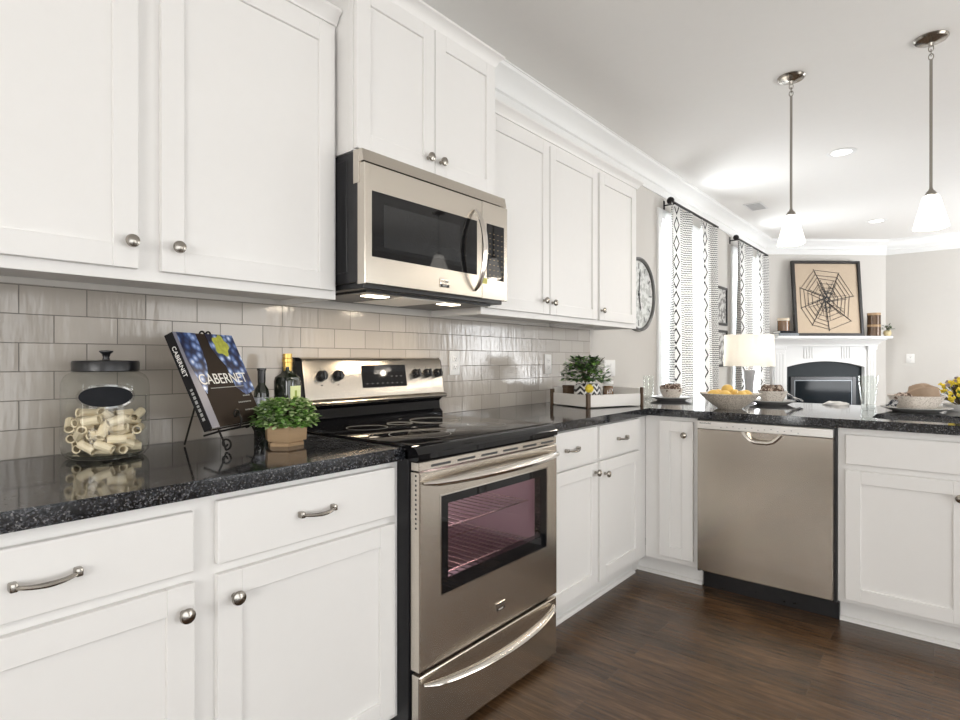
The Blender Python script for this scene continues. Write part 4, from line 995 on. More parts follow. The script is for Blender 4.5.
MB().box(-0.026, 0.026, -0.020, 0.020, 0, 0.085, 0.002).build('box_body', 'dark_wood', bx, smooth=False)
MB().box(-0.027, 0.027, -0.021, 0.021, 0.085, 0.102, 0.002).build('lid', 'dark_wood', bx, smooth=False)
aj = thing('preserve_jar', 'small glass jar of amber preserves with white lid on the tray', 'jar', in_tray(0.232, 0.110))
MB().lathe([(0.0, 0), (0.028, 0), (0.030, 0.004), (0.030, 0.092), (0.026, 0.100), (0.0, 0.100)], seg=24).build('contents', 'amber', aj)
MB().lathe([(0.030, 0.0), (0.0312, 0.003), (0.0312, 0.102), (0.027, 0.110)], seg=24, cap=False).build('glass', 'glass', aj)
MB().lathe([(0.0, 0.110), (0.029, 0.110), (0.029, 0.126), (0.0, 0.127)], seg=24).build('lid', 'white_plastic', aj)
MB().lathe([(0.0316, 0.018), (0.0318, 0.019), (0.0318, 0.048), (0.0316, 0.049)], seg=24, cap=False).build('label', 'cream', aj)
cd = thing('white_candle', 'white pillar candle standing in the tray beside the amber jar', 'candle', in_tray(0.185, 0.235))
MB().lathe([(0.0, 0), (0.032, 0), (0.033, 0.003), (0.033, 0.105), (0.030, 0.110), (0.0, 0.107)], seg=24).build('wax', 'paper', cd)
MB().cyl((0, 0, 0.106), (0.001, 0, 0.118), 0.001, seg=6).build('wick', 'slot', cd)

# ------------------------------------------------------------------ peninsula place settings
def tumbler(label, loc, r0, r1, h):
    t = thing('tumbler', label, 'glass', loc)
    b = MB(); n = 32
    b.lathe([(r0 * 0.9, 0.0), (r0, 0.004), (r0 + (r1 - r0) * 0.5, h * 0.5), (r1, h), (r1 - 0.0022, h), (r0 + (r1 - r0) * 0.45 - 0.002, h * 0.5), (r0 - 0.003, 0.016), (0.0, 0.015)], seg=n)
    b.build('glass_wall', 'glass', t)
    MB().lathe([(0.0, 0.0008), (r0 * 0.93, 0.0008), (r0 * 0.93, 0.013), (0.0, 0.013)], seg=n).build('thick_base', 'glass', t)
    return t
tumbler('clear tumbler on the peninsula in front of the fireplace, nearest the sink', (1.545, 3.700, ZC), 0.032, 0.047, 0.172)
tumbler('clear tumbler in the corner by the switch plate, right of the tray', (0.312, 3.690, ZC), 0.028, 0.036, 0.150)
def plate_thing(label, loc, r):
    return tag(place(MB().lathe([(0.0, 0.0), (r * 0.62, 0.0), (r * 0.66, 0.002), (r * 0.80, 0.010), (r, 0.020), (r, 0.0235), (r * 0.97, 0.0235), (r * 0.80, 0.0145), (r * 0.62, 0.0065), (0.0, 0.006)], seg=48).build('dinner_plate', 'plate', None), loc), label, 'plate', 'grey plates on the peninsula')
def bowl_thing(label, loc, r, h, sq=None, rot=0.0, group='cream bowls on the peninsula'):
    return tag(place(MB().lathe([(0.0, 0.0), (r * 0.55, 0.0), (r * 0.60, 0.002), (r * 0.72, h * 0.25), (r * 0.90, h * 0.65), (r, h), (r * 0.965, h), (r * 0.86, h * 0.65), (r * 0.66, h * 0.25), (r * 0.45, 0.007), (0.0, 0.006)], seg=48, sq=sq, rot=rot).build('bowl', 'ceramic', None), loc), label, 'bowl', group)
def cloth_bundle(name, label, loc, rx, ry, h, m, seed, n=5):
    """a crumpled napkin: overlapping soft folds in one skin"""
    random.seed(seed)
    b = MB(); U, V = 40, 16; rings = []
    ph = [random.uniform(0, 6.28) for _ in range(6)]
    for j in range(V + 1):
        t = j / V; ring = []
        for i in range(U):
            a = i * 2 * PI / U
            w = 1 + 0.13 * math.sin(n * a + ph[0] + 3 * t) + 0.07 * math.sin((2 * n + 1) * a + ph[1])
            rr = math.sin(PI * min(1, 0.06 + t * 0.94) * 0.5) if t < 1 else 1
            r = (1 - (1 - t) ** 2.2) ** 0.5 * w if t > 0 else 0.02
            z = h * (1 - t * t) * (0.80 + 0.30 * math.sin(n * a + ph[2] + 5 * t) * t * (1 - t) * 3 + 0.16 * math.sin(2 * a + ph[3]))
            ring.append((rx * r * math.cos(a), ry * r * math.sin(a), max(z, 0) if t < 1 else 0))
        rings.append(ring)
    b.grid(rings)
    return tag(place(b.build(name, m, None, angle=80), loc), label, 'napkin')
# first setting, by the wall
P1 = (0.512, 3.575, ZC)
plate_thing('grey plate under the smallest cream bowl, beside the left curtain', P1, 0.128)
bowl_thing('round cream bowl on the plate nearest the left curtain', (P1[0], P1[1], ZC + 0.0075), 0.072, 0.066)
cloth_bundle('napkin', 'brown printed napkin stuffed in the bowl nearest the left curtain', (P1[0], P1[1], ZC + 0.056), 0.062, 0.062, 0.050, 'napkin', 1)
# second setting, in front of the lamp and fireplace
P2 = (1.085, 3.640, ZC)
plate_thing('grey plate right of the lemon bowl, left of the fireplace opening', P2, 0.124)
bowl_thing('squarish cream bowl on the plate right of the lemons', (P2[0], P2[1], ZC + 0.0075), 0.076, 0.070, 3.2, 0.5)
cloth_bundle('napkin', 'brown printed napkin stuffed in the bowl right of the lemons', (P2[0], P2[1], ZC + 0.060), 0.066, 0.066, 0.056, 'napkin', 4, 4)
def drape(label, loc, rotz, w, l, h, m, group=None):
    b = MB(); rings = []
    for j in range(13):
        q = j / 12
        row = []
        for i in range(21):
            u = i / 20 - 0.5
            z = h * (1 - q) ** 1.5 * (1 - 0.5 * abs(u)) + 0.005 * math.sin(u * 26) * (0.35 + q) + 0.008
            row.append((u * w * (0.55 + 0.55 * q), q * l, z))
        row2 = [(x, y, z - 0.003) for x, y, z in reversed(row)]
        rings.append(row + row2)
    b.grid(rings)
    return tag(place(b.build('striped_napkin', m, None, angle=70), loc, (0, 0, rotz)), label, 'napkin', group)
drape('blue and white striped napkin draped behind the squarish bowl onto its plate', (P2[0] + 0.062, P2[1] + 0.028, ZC + 0.018), -1.25, 0.10, 0.085, 0.055, 'stripe')
# third setting, behind the sink
P3 = (1.752, 3.585, ZC)
plate_thing('large grey plate behind the sink, under the wide square bowl', P3, 0.146)
bowl_thing('wide square cream bowl behind the sink with a tan napkin in it', (P3[0] , P3[1], ZC + 0.0075), 0.098, 0.072, 4.5, 0.69 + 0.0)
cloth_bundle('rolled_napkin', 'plump tan napkin heaped in the wide square bowl behind the sink', (P3[0] + 0.028, P3[1] + 0.010, ZC + 0.058), 0.078, 0.058, 0.088, 'tan_cloth', 9, 2)
cloth_bundle('printed_napkin', 'brown and white printed napkin tucked into the left of the wide square bowl', (P3[0] - 0.040, P3[1] - 0.030, ZC + 0.062), 0.050, 0.036, 0.034, 'napkin', 13, 4)
drape('striped napkin hanging over the left rim of the wide square bowl', (P3[0] - 0.070, P3[1] - 0.030, ZC + 0.022), 2.3, 0.060, 0.040, 0.060, 'stripe')
cloth_bundle('folded_napkin', 'white folded napkin lying on the peninsula in front of the fireplace glass', (1.385, 3.800, ZC), 0.060, 0.040, 0.022, 'white_cloth', 21, 3)
# lemon bowl
LX, LY = 0.985, 3.165
bowl = MB().lathe([(0.0, 0.0), (0.058, 0.0), (0.062, 0.003), (0.085, 0.020), (0.125, 0.052), (0.154, 0.082), (0.150, 0.083), (0.120, 0.056), (0.082, 0.026), (0.055, 0.010), (0.0, 0.008)], seg=56).build('fruit_bowl', 'ceramic_bowl', None)
tag(place(bowl, (LX, LY, ZC)), 'wide flared taupe bowl full of lemons on the peninsula', 'bowl')
lp = [(0, 0.0)]; prof = []
for i in range(17):
    t = -1 + 2 * i / 16; r = 0.0265 * math.sqrt(max(0, 1 - abs(t) ** 2.3)); prof.append((max(r, 0.0 if abs(t) == 1 else 0.0035), t * 0.031 + (0.005 * t ** 9)))
lem = MB().lathe(prof, seg=24).build('lemon', 'lemon', None)
LEM = [(-90, 'front middle lemon in the taupe bowl'), (-30, 'front right lemon in the taupe bowl'), (30, 'back right lemon in the taupe bowl'), (90, 'rearmost lemon in the taupe bowl'), (150, 'back left lemon in the taupe bowl'), (210, 'front left lemon in the taupe bowl')]
for i, (dg_, lab) in enumerate(LEM):
    o = lem if i == 0 else lem.copy()
    if i: C.objects.link(o)
    a = math.radians(dg_); rr = 0.080
    o.location = (LX + rr * math.cos(a), LY + rr * math.sin(a), ZC + 0.073); o.rotation_euler = (PI / 2, 0.0, a + 0.5 + (i % 3) * 0.5)
    tag(o, lab, 'lemon', 'lemons in the bowl')
for dx_, dy_, dz_, a, lab in ((0.0, 0.0, 0.048, 0.4, 'lemon in the middle of the taupe bowl under the topmost one'), (-0.012, 0.004, 0.101, 1.1, 'topmost lemon of the heap in the taupe bowl')):
    o = lem.copy(); C.objects.link(o); o.location = (LX + dx_, LY + dy_, ZC + dz_); o.rotation_euler = (PI / 2, 0, a); tag(o, lab, 'lemon', 'lemons in the bowl')
# flowers
fl = thing('flower_bowl', 'small yellow flowers spilling from a low white bowl on the peninsula', 'flowers', (1.925, 3.770, ZC))
MB().lathe([(0.0, 0), (0.05, 0), (0.065, 0.015), (0.072, 0.035), (0.068, 0.035), (0.058, 0.018), (0.0, 0.008)], seg=32).build('vase', 'white_plastic', fl)
random.seed(8); b = MB(); k = MB(); st = MB(); mv = MB()
for i in range(120):
    a = random.uniform(0, 2 * PI); e = random.uniform(0.05, 1) * PI / 2; R1_ = random.uniform(0.085, 0.125)
    p = Vector((R1_ * math.cos(e) * math.cos(a), R1_ * math.cos(e) * math.sin(a), 0.035 + R1_ * 1.05 * math.sin(e)))
    tgt = b if random.random() < 0.85 else mv
    for q in range(7):
        d = Vector((random.gauss(0, 1), random.gauss(0, 1), random.gauss(0, 1))).normalized() * 0.006; tgt.ball(p + d, random.uniform(0.004, 0.0065), u=7, v=5)
    st.tube([(0, 0, 0.02), p * 0.55 + Vector((0, 0, 0.02)), p], 0.0013, 4)
    if i % 2 == 0: k.leaf(p * 0.8, p, 0.030, 0.012)
for nm, bb, m in (('yellow_flowers', b, 'yellow'), ('mauve_flowers', mv, 'mauve'), ('stems', st, 'stem'), ('leaves', k, 'leaf')):
    o = bb.build(nm, m, fl); o['kind'] = 'stuff'

# ------------------------------------------------------------------ pendants, ceiling lamps, vent
def pendant(label, x, y, rot=0.0, group=None, drop=0.932, r=0.064, zs=0.0):
    t = thing('pendant_light', label, 'pendant light', (x, y, H), rot, group)
    MB().lathe([(0.0, 0.0), (0.070, 0.0), (0.071, -0.004), (0.064, -0.013), (0.040, -0.017), (0.014, -0.026), (0.010, -0.040), (0.0, -0.040)], seg=36).build('canopy', 'nickel', t)
    b = MB()
    for z, pl in ((-0.052, 0), (-0.072, 1), (-0.092, 0)):
        pts = [((0.010 * math.cos(a) if not pl else 0), (0.010 * math.cos(a) if pl else 0), z + 0.015 * math.sin(a)) for a in [i * 2 * PI / 14 for i in range(15)]]
        b.tube(pts, 0.0024, 6)
    b.build('chain_link', 'nickel', t)
    zt = -drop + 0.172
    MB().cyl((0, 0, -0.105), (0, 0, zt + 0.01), 0.0066, seg=12).build('stem', 'nickel', t)
    MB().lathe([(0.007, zt + 0.030), (0.010, zt + 0.020), (0.018, zt + 0.012), (0.025, zt - 0.002), (0.026, zt - 0.010), (0.0, zt - 0.010)], seg=24).build('socket_cap', 'nickel', t)
    b = MB().lathe([(0.024, zt - 0.006), (r * 0.44, zt - 0.012), (r * 0.50, zt - 0.024), (r * 0.68, zt - 0.080), (r * 0.90, zt - 0.140), (r * 0.97, zt - 0.164), (r * 0.94, zt - 0.166), (r * 0.86, zt - 0.140), (r * 0.63, zt - 0.080), (r * 0.45, zt - 0.026)], seg=48, sq=4.0, rot=0.55, cap=False)
    sh = b.build('glass_shade', 'lit_white', t)
    d = bpy.data.lights.new('bulb', 'POINT'); d.energy = 3; d.color = (1, 0.88, 0.72); d.shadow_soft_size = 0.03
    o = bpy.data.objects.new('bulb', d); C.objects.link(o); o.parent = t; o.location = (0, 0, zt - 0.19)
    return t
pendant('left brushed nickel pendant light with white glass shade over the peninsula', 1.205, 3.530, 0, 'pendants over the peninsula')
pendant('right brushed nickel pendant light with white glass shade over the sink', 1.813, 3.535, 0.0, 'pendants over the peninsula')
pendant('brushed nickel pendant light hanging over the dining side, mirrored in the microwave door', 3.23, 4.39, 0.2, None, 0.62, 0.105)
def downlight(label, x, y):
    t = thing('recessed_light', label, 'ceiling light', (x, y, H), 0, 'recessed lights in the living room ceiling')
    MB().lathe([(0.062, -0.0005), (0.098, -0.0005), (0.098, -0.004), (0.090, -0.007), (0.066, -0.004), (0.062, -0.0005)], seg=36, cap=False).build('trim_ring', 'trim', t)
    MB().lathe([(0.0, -0.003), (0.066, -0.003), (0.066, -0.005), (0.0, -0.005)], seg=36).build('lens', 'lit_can', t)
    d = bpy.data.lights.new('can_lamp', 'SPOT'); d.energy = 40; d.spot_size = math.radians(130); d.spot_blend = 0.6; d.color = (1, 0.93, 0.84); d.shadow_soft_size = 0.06
    o = bpy.data.objects.new('can_lamp', d); C.objects.link(o); o.parent = t; o.location = (0, 0, -0.02)
    return t
downlight('nearer flush recessed ceiling light between the two pendants', 1.25, 5.05)
downlight('farther flush recessed ceiling light in front of the fireplace', 1.235, 7.81)
t = thing('air_vent', 'white slotted ceiling air vent near the second window', 'vent', (0.353, 6.267, H))
MB().box(-0.085, 0.085, -0.16, 0.16, -0.007, -0.0005, 0.002).build('frame', 'vent', t, smooth=False)
k = MB()
for i in range(7): y = -0.125 + i * 0.040; k.box(-0.065, 0.065, y, y + 0.018, -0.0085, -0.0065)
k.build('slats', 'vent_slot', t, smooth=False)

# ------------------------------------------------------------------ wall clock
t = thing('wall_clock', 'large round pale wall clock with dark rim, half hidden by the end wall cabinet', 'clock', (0.0, 4.195, 1.680), PI / 2)
MB().lathe([(0.268, 0.0), (0.288, 0.0), (0.290, 0.012), (0.286, 0.034), (0.274, 0.038), (0.264, 0.030), (0.262, 0.016)], (0, 0, 0), 72, 'y', cap=False).build('rim', 'clock_rim', t)
MB().lathe([(0.0, 0.002), (0.270, 0.002), (0.270, 0.016), (0.0, 0.016)], (0, 0, 0), 72, 'y').build('face', 'clock_face', t)
k = MB()
for i in range(12):
    a = i * PI / 6; k.box(-0.007, 0.007, -0.0175, -0.0158, 0.200, 0.245, mtx=Matrix.Rotation(a, 4, 'Y'))
k.build('hour_marks', mat('weathered grey marks', (0.20, 0.205, 0.20), 0.6, noise=0.3), t, smooth=False)
for a, l, w in ((0.1, 0.20, 0.010), (2.9, 0.13, 0.014)):
    MB().prism([(-w / 2, -0.03), (w / 2, -0.03), (w / 2, l * 0.7), (w, l * 0.75), (0, l), (-w, l * 0.75), (-w / 2, l * 0.7)], -0.021, -0.019, 'y').build('hand', 'black_satin', t, smooth=False).rotation_euler = (0, a, 0)
MB().lathe([(0.0, 0.016), (0.014, 0.016), (0.012, 0.024), (0.0, 0.025)], (0, 0, 0), 20, 'y').build('hub', 'black_satin', t)

# ------------------------------------------------------------------ curtains
def curtain(label, ya, yb, seed, z0=0.03, z1=2.475, x=0.088, folds=2, phase=0.0, uoff=0.0):
    random.seed(seed)
    n = folds * 24; W_ = 0.0; pts = []
    for i in range(n + 1):
        q = i / n
        pts.append((q, 0.040 * math.cos(q * folds * 2 * PI + phase), q + 0.004 * math.sin(q * folds * 4 * PI + phase)))
    me = bpy.data.meshes.new('curtain'); bm = bmesh.new(); uvl = bm.loops.layers.uv.new('UVMap')
    NZ = 26; rows = []; us = []
    ln = [0.0]
    for i in range(1, n + 1): ln.append(ln[-1] + math.hypot(pts[i][1] - pts[i - 1][1], (pts[i][2] - pts[i - 1][2]) * (yb - ya)))
    for j in range(NZ + 1):
        t = j / NZ; z = z1 + (z0 - z1) * t
        sp = 1.0 + 0.05 * t
        amp = 0.62 + 0.5 * min(1, t * 2)
        rows.append([bm.verts.new((x + p[1] * amp + 0.006 * math.sin(3 * t + p[0] * 9), (ya + yb) / 2 + ((ya + (yb - ya) * p[2]) - (ya + yb) / 2) * sp, z)) for p in pts])
    for j in range(NZ):
        for i in range(n):
            f = bm.faces.new((rows[j][i], rows[j][i + 1], rows[j + 1][i + 1], rows[j + 1][i]))
            for lp_, (a, c) in zip(f.loops, ((i, j), (i + 1, j), (i + 1, j + 1), (i, j + 1))): lp_[uvl].uv = (pts[a][0] * folds * 0.35 + uoff, (1 - c / NZ) * (z1 - z0))
    bm.normal_update(); bm.to_mesh(me); bm.free(); me.materials.append(M['curtain']); me.shade_smooth()
    o = bpy.data.objects.new('curtain', me); C.objects.link(o)
    md = o.modifiers.new('thickness', 'SOLIDIFY'); md.thickness = 0.002; md.offset = 0
    return tag(o, label, 'curtain', 'patterned curtains on the left wall')
curtain('diamond patterned curtain nearest the wall clock, left side of the first window', 4.62, 5.10, 1, uoff=0.0875)
curtain('diamond patterned curtain right of the first window, just left of the small frames', 5.36, 5.80, 2, uoff=0.0875)
curtain('diamond patterned curtain left of the second window, just right of the small frames', 6.56, 7.08, 3, uoff=0.0875)
curtain('diamond patterned curtain farthest away, beside the fireplace wall', 7.34, 7.84, 4, uoff=0.0875)
def rod(label, ya, yb):
    t = thing('curtain_rod', label, 'curtain rod', (0.088, ya, 2.497), 0, 'curtain rods')
    L_ = yb - ya
    MB().cyl((0, 0.0, 0), (0, L_, 0), 0.011, seg=14).build('pole', 'rod', t)
    for y in (0,): MB().ball((0, y, 0), 0.031, u=18, v=12).build('finial', 'rod', t)
    for y in (0.075, L_ - 0.075):
        b = MB().cyl((-0.0875, y, -0.012), (-0.010, y, -0.012), 0.006, seg=8); b.box(-0.088, -0.080, y - 0.012, y + 0.012, -0.045, 0.028, 0.002); b.tube([(-0.014, y, -0.012), (0, y, -0.014), (0.013, y, -0.004)], 0.005, 8)
        b.build('bracket', 'rod', t)
rod('black curtain rod with ball finials over the first window', 4.66, 5.90); rod('black curtain rod with ball finials over the second window', 6.53, 7.90)

# small frames between the windows
def small_frame(label, z0, z1):
    t = thing('picture_frame', label, 'picture frame', (0.0, 6.275, (z0 + z1) / 2), PI / 2, 'small frames between the windows')
    h = (z1 - z0) / 2; w = 0.180; b = MB(); f = 0.026
    for x0, x1, q0, q1 in ((-w, -w + f, -h, h), (w - f, w, -h, h), (-w + f, w - f, -h, -h + f), (-w + f, w - f, h - f, h)): b.box(x0, x1, -0.024, -0.001, q0, q1, 0.002)
    b.build('frame', 'frame_black', t, smooth=False)
    MB().box(-w + f, w - f, -0.010, -0.002, -h + f, h - f).build('print', 'art_grey', t, smooth=False)
small_frame('upper of two small black framed prints between the curtained windows', 1.535, 1.945)
small_frame('lower of two small black framed prints between the curtained windows', 1.095, 1.485)

# ------------------------------------------------------------------ table lamp and its table
t = thing('side_table', 'round dark side table under the table lamp', 'table', (0.60, 5.04, 0))
MB().lathe([(0.0, 0.585), (0.27, 0.585), (0.28, 0.592), (0.28, 0.605), (0.27, 0.612), (0.0, 0.612)], seg=40).build('table_top', 'side_wood', t)
MB().lathe([(0.035, 0.03), (0.028, 0.10), (0.022, 0.30), (0.030, 0.50), (0.05, 0.586), (0.0, 0.586)], seg=20).build('pedestal', 'side_wood', t)
MB().lathe([(0.0, 0.0), (0.17, 0.0), (0.17, 0.015), (0.06, 0.03), (0.0, 0.035)], seg=32).build('foot', 'side_wood', t)
t = thing('table_lamp', 'table lamp with cream drum shade and slim grey base before the second window', 'lamp', (0.60, 5.04, 0.612))
MB().lathe([(0.0, 0.0), (0.075, 0.0), (0.075, 0.012), (0.045, 0.022), (0.030, 0.060), (0.028, 0.20), (0.034, 0.33), (0.050, 0.46), (0.052, 0.475), (0.0, 0.478)], seg=32).build('lamp_base', 'lamp_base', t)
MB().cyl((0, 0, 0.475), (0, 0, 0.60), 0.006, seg=10).build('stem', 'nickel', t)
b = MB()
ringf = lambda r, z: [(r * math.cos(k * 2 * PI / 56), r * math.sin(k * 2 * PI / 56), z) for k in range(56)]
b.grid([ringf(0.194, 0.505), ringf(0.188, 0.765), ringf(0.1855, 0.765), ringf(0.1915, 0.505), ringf(0.194, 0.505)], True, False, False)
b.build('lamp_shade', 'shade', t)
d = bpy.data.lights.new('bulb', 'POINT'); d.energy = 3; d.color = (1, 0.95, 0.88); d.shadow_soft_size = 0.03
o = bpy.data.objects.new('bulb', d); C.objects.link(o); o.parent = t; o.location = (0, 0, 0.64)

# ------------------------------------------------------------------ corner fireplace, local x along the chamfered wall, -y to the room
DW = math.hypot(CX, YB - CY); dx = (CX / DW, (YB - CY) / DW)
def diag(x, y, z):
    x = x - 0.065
    return (CX / 2 + x * dx[0] - y * dx[1], (CY + YB) / 2 + x * dx[1] + y * dx[0], z)
fp = thing('fireplace', 'white corner fireplace mantel with arched black surround and glass firebox', 'fireplace', diag(0, 0, 0), DIAG)
b = MB()
A0, A1, AZ, AR = -0.520, 0.515, 1.075, 1.150
arch = []
for i in range(21): q = i / 20; arch.append((A0 + (A1 - A0) * q, AZ + (AR - AZ) * (1 - (2 * q - 1) ** 2)))
b.prism([(A0 - 0.06, 1.36)] + [(A0 - 0.06, AZ)] + arch + [(A1 + 0.06, AZ)] + [(A1 + 0.06, 1.36)], -0.115, -0.002, 'y')
b.prism([(-0.705, 0), (-0.705, 1.36), (A0 - 0.05, 1.36), (A0 - 0.05, AZ), (A0, AZ), (A0, 0)], -0.115, -0.002, 'y')
b.prism([(0.665, 0), (0.665, 1.36), (A1 + 0.05, 1.36), (A1 + 0.05, AZ), (A1, AZ), (A1, 0)], -0.115, -0.002, 'y')
b.build('mantel_body', 'trim', fp, smooth=False)
for x0, x1 in ((-0.700, -0.545), (0.540, 0.660)):
    k = MB().box(x0, x1, -0.150, -0.116, 0.0, 0.16, 0.004).box(x0 + 0.008, x1 - 0.008, -0.138, -0.116, 0.16, 1.30, 0.003).box(x0, x1, -0.150, -0.116, 1.30, 1.36, 0.004)
    for i in range(3): x = x0 + 0.030 + i * (x1 - x0 - 0.075) / 2; k.box(x, x + 0.014, -0.145, -0.137, 0.22, 1.25, 0.003)
    k.build('pilaster', 'trim', fp, smooth=False)
pieces('header_flute', [(gx + i * 0.036, gx + i * 0.036 + 0.016, -0.124, -0.114, 1.185, 1.335) for gx in (-0.30, 0.20) for i in range(4)], 'trim', fp, 0.004)
b = MB()
cprof = [(0.0, 1.345), (0.012, 1.345), (0.016, 1.365), (0.030, 1.375), (0.040, 1.400), (0.075, 1.425), (0.085, 1.432), (0.085, 1.442), (0.0, 1.442)]
b.sweep([(-0.690, -0.005), (-0.690, -0.140), (0.650, -0.140), (0.650, -0.005)], cprof)
b.build('bed_molding', 'trim', fp)
MB().box(-0.735, 0.775, -0.270, -0.001, 1.442, 1.472, 0.004, 2).build('mantel_shelf', 'trim', fp, smooth=False)
b = MB()
I0, I1, IZ0, IZ1 = -0.40, 0.375, 0.20, 0.905
b.prism([(A0 - 0.01, 0), (A0 - 0.01, AZ)] + [(x, z + 0.004) for x, z in arch] + [(A1 + 0.01, AZ), (A1 + 0.01, 0)], -0.060, -0.004, 'y')
b.build('black_surround', 'fire_black', fp, smooth=False)
b = MB()
for x0, x1, z0, z1 in ((I0 - 0.05, I0, IZ0 - 0.05, IZ1 + 0.045), (I1, I1 + 0.05, IZ0 - 0.05, IZ1 + 0.045), (I0, I1, IZ1, IZ1 + 0.045), (I0, I1, IZ0 - 0.05, IZ0)): b.box(x0, x1, -0.082, -0.058, z0, z1, 0.003)
fi = b.build('firebox_frame', 'black_satin', fp, smooth=False)
b = MB()
for x0, x1, z0, z1 in ((I0, I0 + 0.012, IZ0, IZ1), (I1 - 0.012, I1, IZ0, IZ1), (I0, I1, IZ1 - 0.012, IZ1), (I0, I1, IZ0, IZ0 + 0.012)): b.box(x0, x1, -0.078, -0.062, z0, z1)
b.build('glass_edge', 'gunmetal', fi, smooth=False)
MB().box(I0 + 0.006, I1 - 0.006, -0.072, -0.066, IZ0 + 0.006, IZ1 - 0.006).build('firebox_glass', 'fire_glass', fi, smooth=False)
MB().box(-0.72, 0.70, -0.46, -0.002, 0.0, 0.03, 0.004).build('hearth', 'fire_black', fp, smooth=False)

# artwork leaning on the mantel
AWL = math.radians(5.0)
aw = thing('framed_artwork', 'large black framed web of black sticks on tan ground, leaning over the mantel', 'artwork', diag(0.012, -0.135, 1.472), DIAG)
aw.rotation_euler = (Matrix.Rotation(DIAG, 3, 'Z') @ Matrix.Rotation(-AWL, 3, 'X')).to_euler()
b = MB(); f = 0.036; hw, hh = 0.455, 0.985
for x0, x1, z0, z1 in ((-hw, -hw + f, 0, hh), (hw - f, hw, 0, hh), (-hw + f, hw - f, 0, f), (-hw + f, hw - f, hh - f, hh)): b.box(x0, x1, -0.045, 0, z0, z1, 0.003)
b.build('frame', 'frame_black', aw, smooth=False)
MB().box(-hw + f - 0.004, hw - f + 0.004, -0.020, -0.003, f - 0.004, hh - f + 0.004).build('ground', 'art_tan', aw, smooth=False)
random.seed(12)
wc_ = (-0.005, 0.475); N = 8; b = MB(); r2 = MB()
an = [1.10, 1.95, 2.72, 3.45, 4.15, 4.74, 5.55, 6.42]
rad = [0.40, 0.43, 0.385, 0.37, 0.40, 0.41, 0.42, 0.37]
tip = [(wc_[0] + r_ * math.cos(a), wc_[1] + r_ * math.sin(a)) for a, r_ in zip(an, rad)]
for (x, z), a in zip(tip, an):
    o_ = 0.05; b.tube([(wc_[0] - o_ * math.cos(a + .5), -0.024, wc_[1] - o_ * math.sin(a + .5)), (x, -0.026, z)], 0.0045, 6)
    for s in (-0.16, 0.13): b.tube([(wc_[0] + 0.03 * math.cos(a + s * 9), -0.027, wc_[1] + 0.03 * math.sin(a + s * 9)), (wc_[0] + 0.27 * math.cos(a + s * 0.6), -0.026, wc_[1] + 0.27 * math.sin(a + s * 0.6))], 0.0028, 5)
for lv in (1.0, 0.86, 0.72, 0.57, 0.42, 0.28):
    for i in range(N):
        j = (i + 1) % N
        if random.random() < 0.08: continue
        q0, q1 = lv * random.uniform(0.96, 1.0), lv * random.uniform(0.93, 1.0)
        p = (wc_[0] + (tip[i][0] - wc_[0]) * q0, wc_[1] + (tip[i][1] - wc_[1]) * q0); q = (wc_[0] + (tip[j][0] - wc_[0]) * q1, wc_[1] + (tip[j][1] - wc_[1]) * q1)
        r2.tube([(p[0], -0.0255, p[1]), (q[0], -0.0255, q[1])], 0.0030, 5)
for i in range(26):
    a = random.uniform(0, 2 * PI); q = random.uniform(0.02, 0.20); l_ = random.uniform(0.05, 0.17); c_ = (wc_[0] + q * math.cos(a), wc_[1] + q * math.sin(a)); a2 = random.uniform(0, PI)
    r2.tube([(c_[0] - l_ * math.cos(a2) / 2, -0.0285, c_[1] - l_ * math.sin(a2) / 2), (c_[0] + l_ * math.cos(a2) / 2, -0.0285, c_[1] + l_ * math.sin(a2) / 2)], 0.0026, 5)
b.build('spokes', 'dark_print', aw); r2.build('web_sticks', 'dark_print', aw)

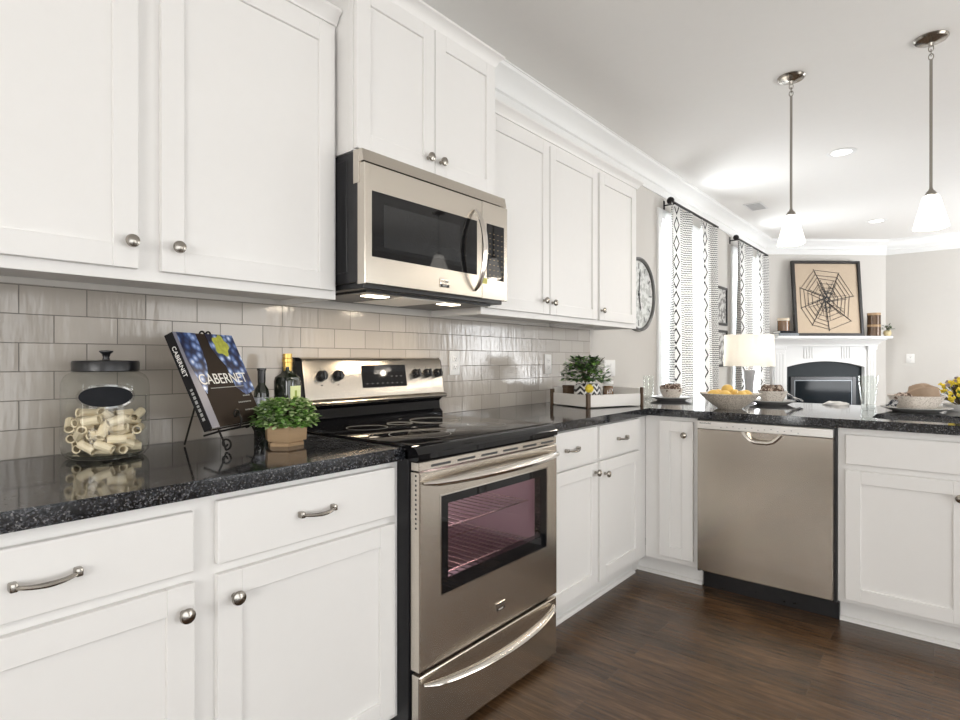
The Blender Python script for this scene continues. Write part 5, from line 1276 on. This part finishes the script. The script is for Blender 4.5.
MZ = 1.4722
def candle_jar(name, label, loc, r, h, wax, lid=False):
    t = thing(name, label, 'candle', loc)
    MB().lathe([(0.0, 0), (r * 0.95, 0), (r, 0.004), (r, h * 0.80), (0.0, h * 0.80)], seg=28).build('filled_glass', wax, t)
    MB().lathe([(r, h * 0.80), (r * 1.0, h * 0.86), (r, h), (r * 0.92, h), (r * 0.92, h * 0.82), (0, h * 0.81)], seg=28).build('rim', 'cream' if wax == 'amber' else 'wood_pot', t)
    return t
# books under the left candle
def small_book(label, x, z, w, d, h, m, rz):
    t = thing('closed_book', label, 'book', diag(x - 0.02, -0.170, z), DIAG + rz, 'books on the mantel')
    MB().box(-w / 2, w / 2, -d / 2, -d / 2 + d, 0, 0.004, 0.001).box(-w / 2, w / 2, -d / 2, d / 2, h - 0.004, h, 0.001).box(-w / 2, w / 2, -d / 2 - 0.003, -d / 2 + 0.002, 0, h, 0.001).build('cover', m, t, smooth=False)
    MB().box(-w / 2 + 0.004, w / 2 - 0.004, -d / 2 + 0.003, d / 2 - 0.003, 0.004, h - 0.004).build('pages', 'paper', t, smooth=False)
small_book('lower dark book lying on the mantel under the amber candle', -0.560, MZ, 0.26, 0.17, 0.034, 'gunmetal', 0.0)
small_book('upper dark book lying on the mantel directly under the amber candle', -0.565, MZ + 0.0342, 0.22, 0.15, 0.030, 'book_black', 0.06)
candle_jar('candle_jar', 'amber candle jar on two books at the left end of the mantel', diag(-0.600, -0.170, MZ + 0.0645), 0.070, 0.165, 'amber')
candle_jar('candle_jar', 'lower of the stacked bronze glass candle jars right of the artwork', diag(0.600, -0.165, MZ), 0.075, 0.150, 'bronze')
candle_jar('candle_jar', 'upper of the stacked bronze glass candle jars right of the artwork', diag(0.600, -0.165, MZ + 0.1502), 0.075, 0.150, 'bronze')
t = thing('small_plant', 'tiny dark leafed plant in a cream pot at the right end of the mantel', 'plant', diag(0.760, -0.190, MZ))
MB().lathe([(0.0, 0), (0.026, 0), (0.042, 0.020), (0.046, 0.045), (0.036, 0.072), (0.028, 0.076), (0.0, 0.070)], seg=24).build('pot', mat('cream gold pot', (0.62, 0.52, 0.30), 0.35, noise=0.2), t)
foliage(t, 60, (0, 0, 0.075), 0.060, 0.070, 0.045, ['leaf_dark'], 17, 6, width=0.35)
